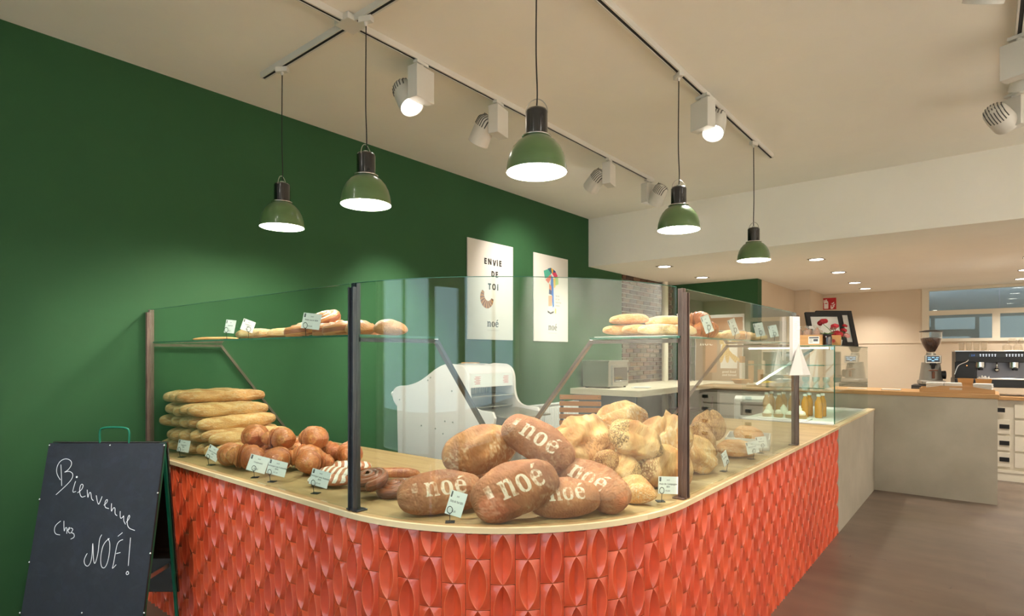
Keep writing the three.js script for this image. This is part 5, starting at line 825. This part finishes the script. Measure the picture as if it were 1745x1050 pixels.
// ---------------------------------------------------------------- bar with its tray, and the coffee corner
{
  const BZ = -7.5, BH = 1.1;
  const p = thing('bar_counter', 'grey concrete-fronted service bar', 'bar', [0, 0, 0]);
  mesh('front_panel', metric(span(-1.75, 0.09, 0, BH - 0.045, BZ - 0.04, BZ)), MAT.concrete, p); mesh('end_panel', metric(span(0.05, 0.09, 0, BH - 0.045, BZ - 0.62, BZ - 0.04)), MAT.concrete, p); mesh('inner_shelf', span(-1.75, 0.05, 0.5, 0.53, BZ - 0.6, BZ - 0.04), MAT.white, p);
  const w = thing('bar_worktop', 'oak top board of the service bar', 'worktop'); mesh('board', metric(rbox(1.86, 0.045, 0.66, 0.004, -0.825, BH - 0.0225, BZ - 0.31)), MAT.oak, w);
  const tr = thing('wooden_tray', 'oak serving tray with curved sides and a handle slot on the bar', 'tray', [-0.24, BH, BZ - 0.16], 0.02);
  const s = new THREE.Shape(); s.moveTo(-0.31, 0); s.lineTo(0.31, 0); s.lineTo(0.31, 0.04); s.quadraticCurveTo(0.2, 0.05, 0.13, 0.07); s.lineTo(-0.13, 0.07); s.quadraticCurveTo(-0.2, 0.05, -0.31, 0.045); s.closePath(); const hl = new THREE.Path(); hl.moveTo(-0.055, 0.03); hl.lineTo(0.055, 0.03); hl.lineTo(0.055, 0.052); hl.lineTo(-0.055, 0.052); hl.closePath(); s.holes.push(hl);
  for (const z of [0.14, -0.16]) mesh('side', new THREE.ExtrudeGeometry(s, { depth: 0.012, bevelEnabled: false }).translate(0, 0.002, z), MAT.oak, tr);
  mesh('base', rbox(0.62, 0.01, 0.3, 0.002, 0, 0.007, 0), MAT.oak, tr); for (const q of [-1, 1]) mesh('end', rbox(0.012, 0.04, 0.29, 0.002, q * 0.304, 0.022, 0), MAT.oak, tr);
  const napG = (() => { const g = []; for (let i = 0; i < 7; i++) g.push(rbox(0.15, 0.012, 0.13, 0.004, rr(-0.003, 0.003), 0.007 + i * 0.0125, rr(-0.003, 0.003), 1)); return M(g); })();
  [[-0.42, 0, 'left'], [-0.27, 0.1, 'middle'], [-0.02, -0.1, 'right, below the sugar boxes']].forEach(([x, a, l]) => { const n = solo('napkin_stack', napG, MAT.paper, 'stack of white napkins in the oak tray, ' + l, 'napkins', 'napkins in the tray'); n.position.set(x, BH + 0.013, BZ - (l[0] === 'r' ? 0.1 : 0.17)); n.rotation.y = a; });
  const bxG = (() => { const g = lathe([[0.07, 0], [0.095, 0.14], [0.09, 0.14], [0.065, 0.006], [0, 0.006]], 4); return g.rotateY(Math.PI / 4); })();
  [[-0.17, 'left one, with sugar sachets level with the rim'], [-0.02, 'right one, crowded with wooden stirrers']].forEach(([x, l], i) => { const b = thing('kraft_holder', 'tapered brown holder on the bar, ' + l, 'holder', [x, BH + 0.0, BZ - 0.4], 0.05, 'brown holders on the bar'); mesh('box', toCreasedNormals(bxG.toNonIndexed(), 0.3), MAT.kraft, b); for (let k = 0; k < (i ? 22 : 8); k++) { const a = mesh('sachet', rbox(0.012, 0.1, 0.003, 0.001), MAT.paper, b); a.position.set(rr(-0.05, 0.05), i ? rr(0.1, 0.13) : 0.08, rr(-0.05, 0.05)); a.rotation.set(rr(-0.2, 0.2), rr(0, 3), rr(-0.25, 0.25)); } });
  const pd = solo('paper_pad', rbox(0.18, 0.01, 0.12, 0.002), MAT.paper, 'thin pale pad lying on the bar near the display case', 'paper'); pd.position.set(-0.82, BH + 0.006, BZ - 0.2);

  // rear drawer counter
  const RZ = -9.0, RH = 1.0, rc = thing('drawer_cabinet', 'cream drawer cabinet with black square pulls behind the bar', 'cabinet', [0, 0, RZ]);
  mesh('body', span(-1.0, 1.6, 0.1, RH - 0.04, -0.66, -0.02), MAT.cream, rc); mesh('plinth', M(span(-1.0, 1.6, 0, 0.1, -0.66, 0.0), span(-1.0, 1.6, 0.1, 0.13, -0.02, 0.012)), MAT.cream, rc);
  for (let c = 0; c < 3; c++) for (let r = 0; r < 4; r++) { const x0 = -0.4 + c * 0.66, y = 0.2 + r * 0.195, d = mesh('drawer', rbox(r === 3 && c === 0 ? 0.5 : 0.62, 0.17, 0.024, 0.004, x0 + (r === 3 && c === 0 ? 0.25 : 0.31), y + 0.05, r === 3 && c === 0 ? 0.02 : -0.006), MAT.cream, rc); mesh('pull', rbox(0.09, 0.05, 0.018, 0.003, x0 + 0.57 - (r === 3 && c === 0 ? 0.04 : 0), y + 0.055, r === 3 && c === 0 ? 0.04 : 0.012), MAT.rubber, d); }
  const rw = thing('drawer_worktop', 'oak board on top of the cream drawer cabinet', 'worktop'); mesh('board', metric(rbox(2.64, 0.04, 0.72, 0.004, 0.3, RH - 0.02, RZ - 0.31)), MAT.oak, rw);

  // grinder on its knock-out drawer
  const kb = thing('knock_box', 'dark low drawer under the coffee grinder', 'box', [-0.57, RH, RZ - 0.3]); mesh('body', rbox(0.36, 0.1, 0.4, 0.006, 0, 0.052, 0), std({ color: 0x4a4642, metalness: 0.5, roughness: 0.4 }), kb); mesh('drawer', rbox(0.33, 0.06, 0.02, 0.004, 0, 0.045, 0.2), std({ color: 0x55504b, metalness: 0.5, roughness: 0.35 }), kb);
  const screen = (w, h, draw) => std({ color: 0x000000, emissive: 0xffffff, emissiveIntensity: 0.8, emissiveMap: canvasTex(w, h, draw), roughness: 0.2 });
  const gr = thing('coffee_grinder', 'grey coffee grinder with bean hopper and small lit screen', 'coffee grinder', [-0.55, RH + 0.104, RZ - 0.28], 0.25);
  const grey = std({ color: 0x9d988e, metalness: 0.5, roughness: 0.4 });
  mesh('base', rbox(0.26, 0.06, 0.3, 0.02, 0, 0.032, 0), grey, gr); mesh('housing', new THREE.CylinderGeometry(0.1, 0.13, 0.24, 28).scale(1, 1, 0.95).translate(0, 0.17, -0.03), grey, gr); mesh('motor_cap', cyl(0.05, 0.055, 0.05, 0, 0, 0, 20).rotateZ(Math.PI / 2).translate(0.13, 0.13, -0.02), MAT.black, gr);
  mesh('screen_bezel', rbox(0.18, 0.11, 0.04, 0.012, 0, 0.33, 0.085).rotateX(-0.0), MAT.inox, gr);
  mesh('display', new THREE.PlaneGeometry(0.14, 0.075).translate(0, 0.335, 0.1062), screen(128, 64, (x, w, h) => { x.fillStyle = '#0a1c2c'; x.fillRect(0, 0, w, h); x.fillStyle = '#8fc8e8'; for (const [a, b, c, d] of [[10, 12, 30, 8], [50, 10, 28, 10], [90, 12, 28, 8], [12, 30, 36, 12], [76, 30, 36, 12], [50, 44, 24, 12]]) x.fillRect(a, b, c, d); }), gr).userData.label = 'lit blue display';
  mesh('spout', M(cyl(0.028, 0.018, 0.06, 0, 0.24, 0.1, 16), rbox(0.07, 0.03, 0.05, 0.01, 0, 0.27, 0.09)), MAT.black, gr); mesh('fork', M(rbox(0.09, 0.015, 0.06, 0.005, 0, 0.19, 0.11), rbox(0.03, 0.09, 0.03, 0.008, 0, 0.13, 0.12)), std({ color: 0x6b3f26, roughness: 0.5 }), gr);
  mesh('neck', M(cyl(0.05, 0.06, 0.06, 0, 0.39, -0.02, 24), rbox(0.08, 0.02, 0.08, 0.006, 0, 0.41, -0.02)), MAT.inox, gr);
  mesh('hopper', lathe([[0.045, 0.42], [0.06, 0.45], [0.1, 0.53], [0.118, 0.6], [0.12, 0.69], [0.1175, 0.69], [0.1155, 0.6], [0.097, 0.53], [0.05, 0.44]], 36).translate(0, 0, -0.02), MAT.clearGlass, gr); mesh('beans', lathe([[0, 0.425], [0.044, 0.43], [0.094, 0.53], [0.113, 0.6], [0.08, 0.612], [0, 0.618]], 30).translate(0, 0, -0.02), std({ map: tex(128, 128, (u, v) => mixc([46, 26, 18], [96, 60, 40], vn(u * 40, v * 40, 40))), roughness: 0.5 }), gr); mesh('hopper_lid', lathe([[0, 0.715], [0.06, 0.712], [0.126, 0.695], [0.127, 0.688], [0, 0.688]], 36).translate(0, 0, -0.02), MAT.black, gr);

  // espresso machine
  const em = thing('espresso_machine', 'wide black espresso machine with lit buttons and two group heads', 'coffee machine', [0.17, RH, RZ - 0.33], 0.12);
  for (const [x, z] of [[-0.4, 0.2], [-0.4, -0.2], [0.42, 0.2], [0.42, -0.2]]) mesh('foot', cyl(0.02, 0.024, 0.1, x, 0.05, z, 12), MAT.black, em);
  mesh('base', rbox(1.0, 0.1, 0.52, 0.01, 0, 0.15, 0), MAT.black, em); mesh('drip_tray', rbox(0.62, 0.02, 0.3, 0.004, 0.02, 0.205, 0.12), MAT.chrome, em);
  mesh('back_body', rbox(0.98, 0.36, 0.26, 0.01, 0, 0.36, -0.12), MAT.black, em); mesh('splash_panel', box(0.6, 0.2, 0.01, 0.03, 0.3, 0.015), std({ color: 0x77757a, metalness: 0.8, roughness: 0.4 }), em);
  mesh('side_panel', rbox(0.22, 0.34, 0.12, 0.008, -0.38, 0.37, 0.06), MAT.black, em); mesh('side_panel', rbox(0.12, 0.34, 0.12, 0.008, 0.43, 0.37, 0.06), MAT.black, em);
  mesh('head_panel', rbox(0.98, 0.13, 0.4, 0.008, 0, 0.47, 0.0), MAT.black, em); mesh('cup_rail', M(rbox(1.0, 0.012, 0.44, 0.004, 0, 0.54, 0)), MAT.chrome, em);
  mesh('button_row', new THREE.PlaneGeometry(0.6, 0.042).translate(-0.06, 0.488, 0.2015), screen(512, 32, (x, w, h) => { x.fillStyle = '#08080c'; x.fillRect(0, 0, w, h); x.fillStyle = '#3f7fe0'; x.font = '22px sans-serif'; x.fillText('2.0', 20, 24); x.fillText('2.1', 452, 24); x.fillStyle = '#e8eef8'; for (const s of [90, 300]) for (let i = 0; i < 6; i++) { x.fillRect(s + i * 24, 5, 12, 8); x.fillRect(s + i * 24 + 2, 18, 8, 8); } }), em).userData.label = 'row of small lit buttons';
  for (const x of [-0.24, 0.08]) { const g = mesh('group_head', M(cyl(0.052, 0.052, 0.07, x, 0.37, 0.1, 24), cyl(0.036, 0.036, 0.02, x, 0.34, 0.08, 24)), MAT.chrome, em); mesh('portafilter', M(bar([x, 0.34, 0.1], [x, 0.32, 0.25], 0.026, 0.026), cyl(0.018, 0.014, 0.03, x, 0.32, 0.08, 14)), MAT.black, g); }
  mesh('hot_water_spout', M(tube([[-0.08, 0.42, 0.1], [-0.08, 0.36, 0.11], [-0.08, 0.31, 0.1]], 0.01), ball(0.026, -0.08, 0.31, 0.1)), MAT.chrome, em);
  mesh('steam_wand', M(tube([[-0.36, 0.48, 0.14], [-0.36, 0.44, 0.19], [-0.38, 0.41, 0.2], [-0.46, 0.36, 0.2], [-0.5, 0.25, 0.2]], 0.007), ball(0.018, -0.36, 0.48, 0.18)), MAT.chrome, em); mesh('indicator_lamp', ball(0.006, -0.37, 0.36, 0.121, 8), std({ color: 0x401000, emissive: C(1, 0.3, 0.08), emissiveIntensity: 2 }), em);
  const tum = lathe([[0, 0.003], [0.024, 0], [0.027, 0.004], [0.036, 0.105], [0.034, 0.105], [0.025, 0.008], [0, 0.008]], 18), gm = phys({ color: 0xfaf8f4, roughness: 0.02, transmission: 0.97, thickness: 0 }), mug = lathe([[0.02, 0.075], [0.03, 0.072], [0.044, 0.05], [0.047, 0.0], [0.044, 0.0], [0.041, 0.05], [0.02, 0.068], [0, 0.07]], 20);
  for (let i = 0; i < 8; i++) { const q = solo('drinking_glass', tum, gm, 'tall clear glass on the espresso machine, ' + ['first', 'second', 'third', 'fourth', 'fifth', 'sixth', 'seventh', 'eighth'][i] + ' of the left group', 'glass', 'tall glasses on the espresso machine'); q.position.set(-0.24 + (i % 4) * 0.074, RH + 0.547, RZ - 0.28 - ((i / 4) | 0) * 0.085); }
  for (let i = 0; i < 6; i++) { const q = solo('glass_cup', mug, gm, 'upturned clear cup on the espresso machine, ' + ['leftmost in front', 'second in front', 'third in front', 'stacked left', 'stacked middle', 'stacked right'][i], 'cup', 'upturned glass cups'); q.position.set(0.2 + (i % 3) * 0.1 + (i > 2 ? 0.05 : 0), RH + 0.547 + (i > 2 ? 0.076 : 0), RZ - 0.3); }
}
// fire extinguisher sign on the back wall
{
  const sg = canvasTex(160, 144, (x, w, h) => {
    x.fillStyle = '#c0161c'; x.fillRect(0, 0, w, h); x.fillStyle = '#f4ece6'; x.beginPath(); x.roundRect(22, 50, 50, 84, 8); x.fill(); x.beginPath(); x.ellipse(47, 46, 22, 14, 0, 0, 7); x.fill(); x.fillRect(40, 16, 16, 24); x.fillRect(20, 22, 36, 8); x.fillRect(18, 26, 8, 30); x.fillStyle = '#c0161c'; x.fillRect(34, 62, 26, 10);
    x.fillStyle = '#f4ece6'; for (const [a, b, c] of [[104, 128, 0], [116, 110, -8], [122, 88, -6], [112, 66, 4]]) { x.beginPath(); x.moveTo(a - 14, b); x.quadraticCurveTo(a + 4, b + 6, a + 24, b - 16); x.quadraticCurveTo(a + 30, b + 8, a + 4, b + 12); x.closePath(); x.fill(); } x.beginPath(); x.moveTo(100, 132); x.quadraticCurveTo(90, 100, 108, 84); x.quadraticCurveTo(104, 110, 116, 130); x.fill();
  });
  const t = thing('fire_sign', 'red fire extinguisher sign on the beige wall', 'sign', [-2.3, 2.46, BACK + 0.004]);
  mesh('plate', rbox(0.24, 0.22, 0.006, 0.001), std({ color: 0xc0161c, roughness: 0.5 }), t); mesh('print', new THREE.PlaneGeometry(0.238, 0.218).translate(0, 0, 0.0036), std({ map: sg, roughness: 0.5 }), t);
}
// breads rest on the worktop or shelf they lie on
for (const o of scene.children) if (o.isMesh && ['bread', 'baguette', 'croissant', 'pastry', 'bun', 'sandwich', 'roll'].includes(o.userData.category)) {
  o.updateMatrixWorld(true); const b = new THREE.Box3().setFromObject(o, true);
  for (const y of [TOP + 0.001, SH + 0.003]) if (b.min.y < y && b.max.y > y + 0.015 && b.min.y > y - 0.09) o.position.y += y - b.min.y;
}
renderer.render(scene, camera);
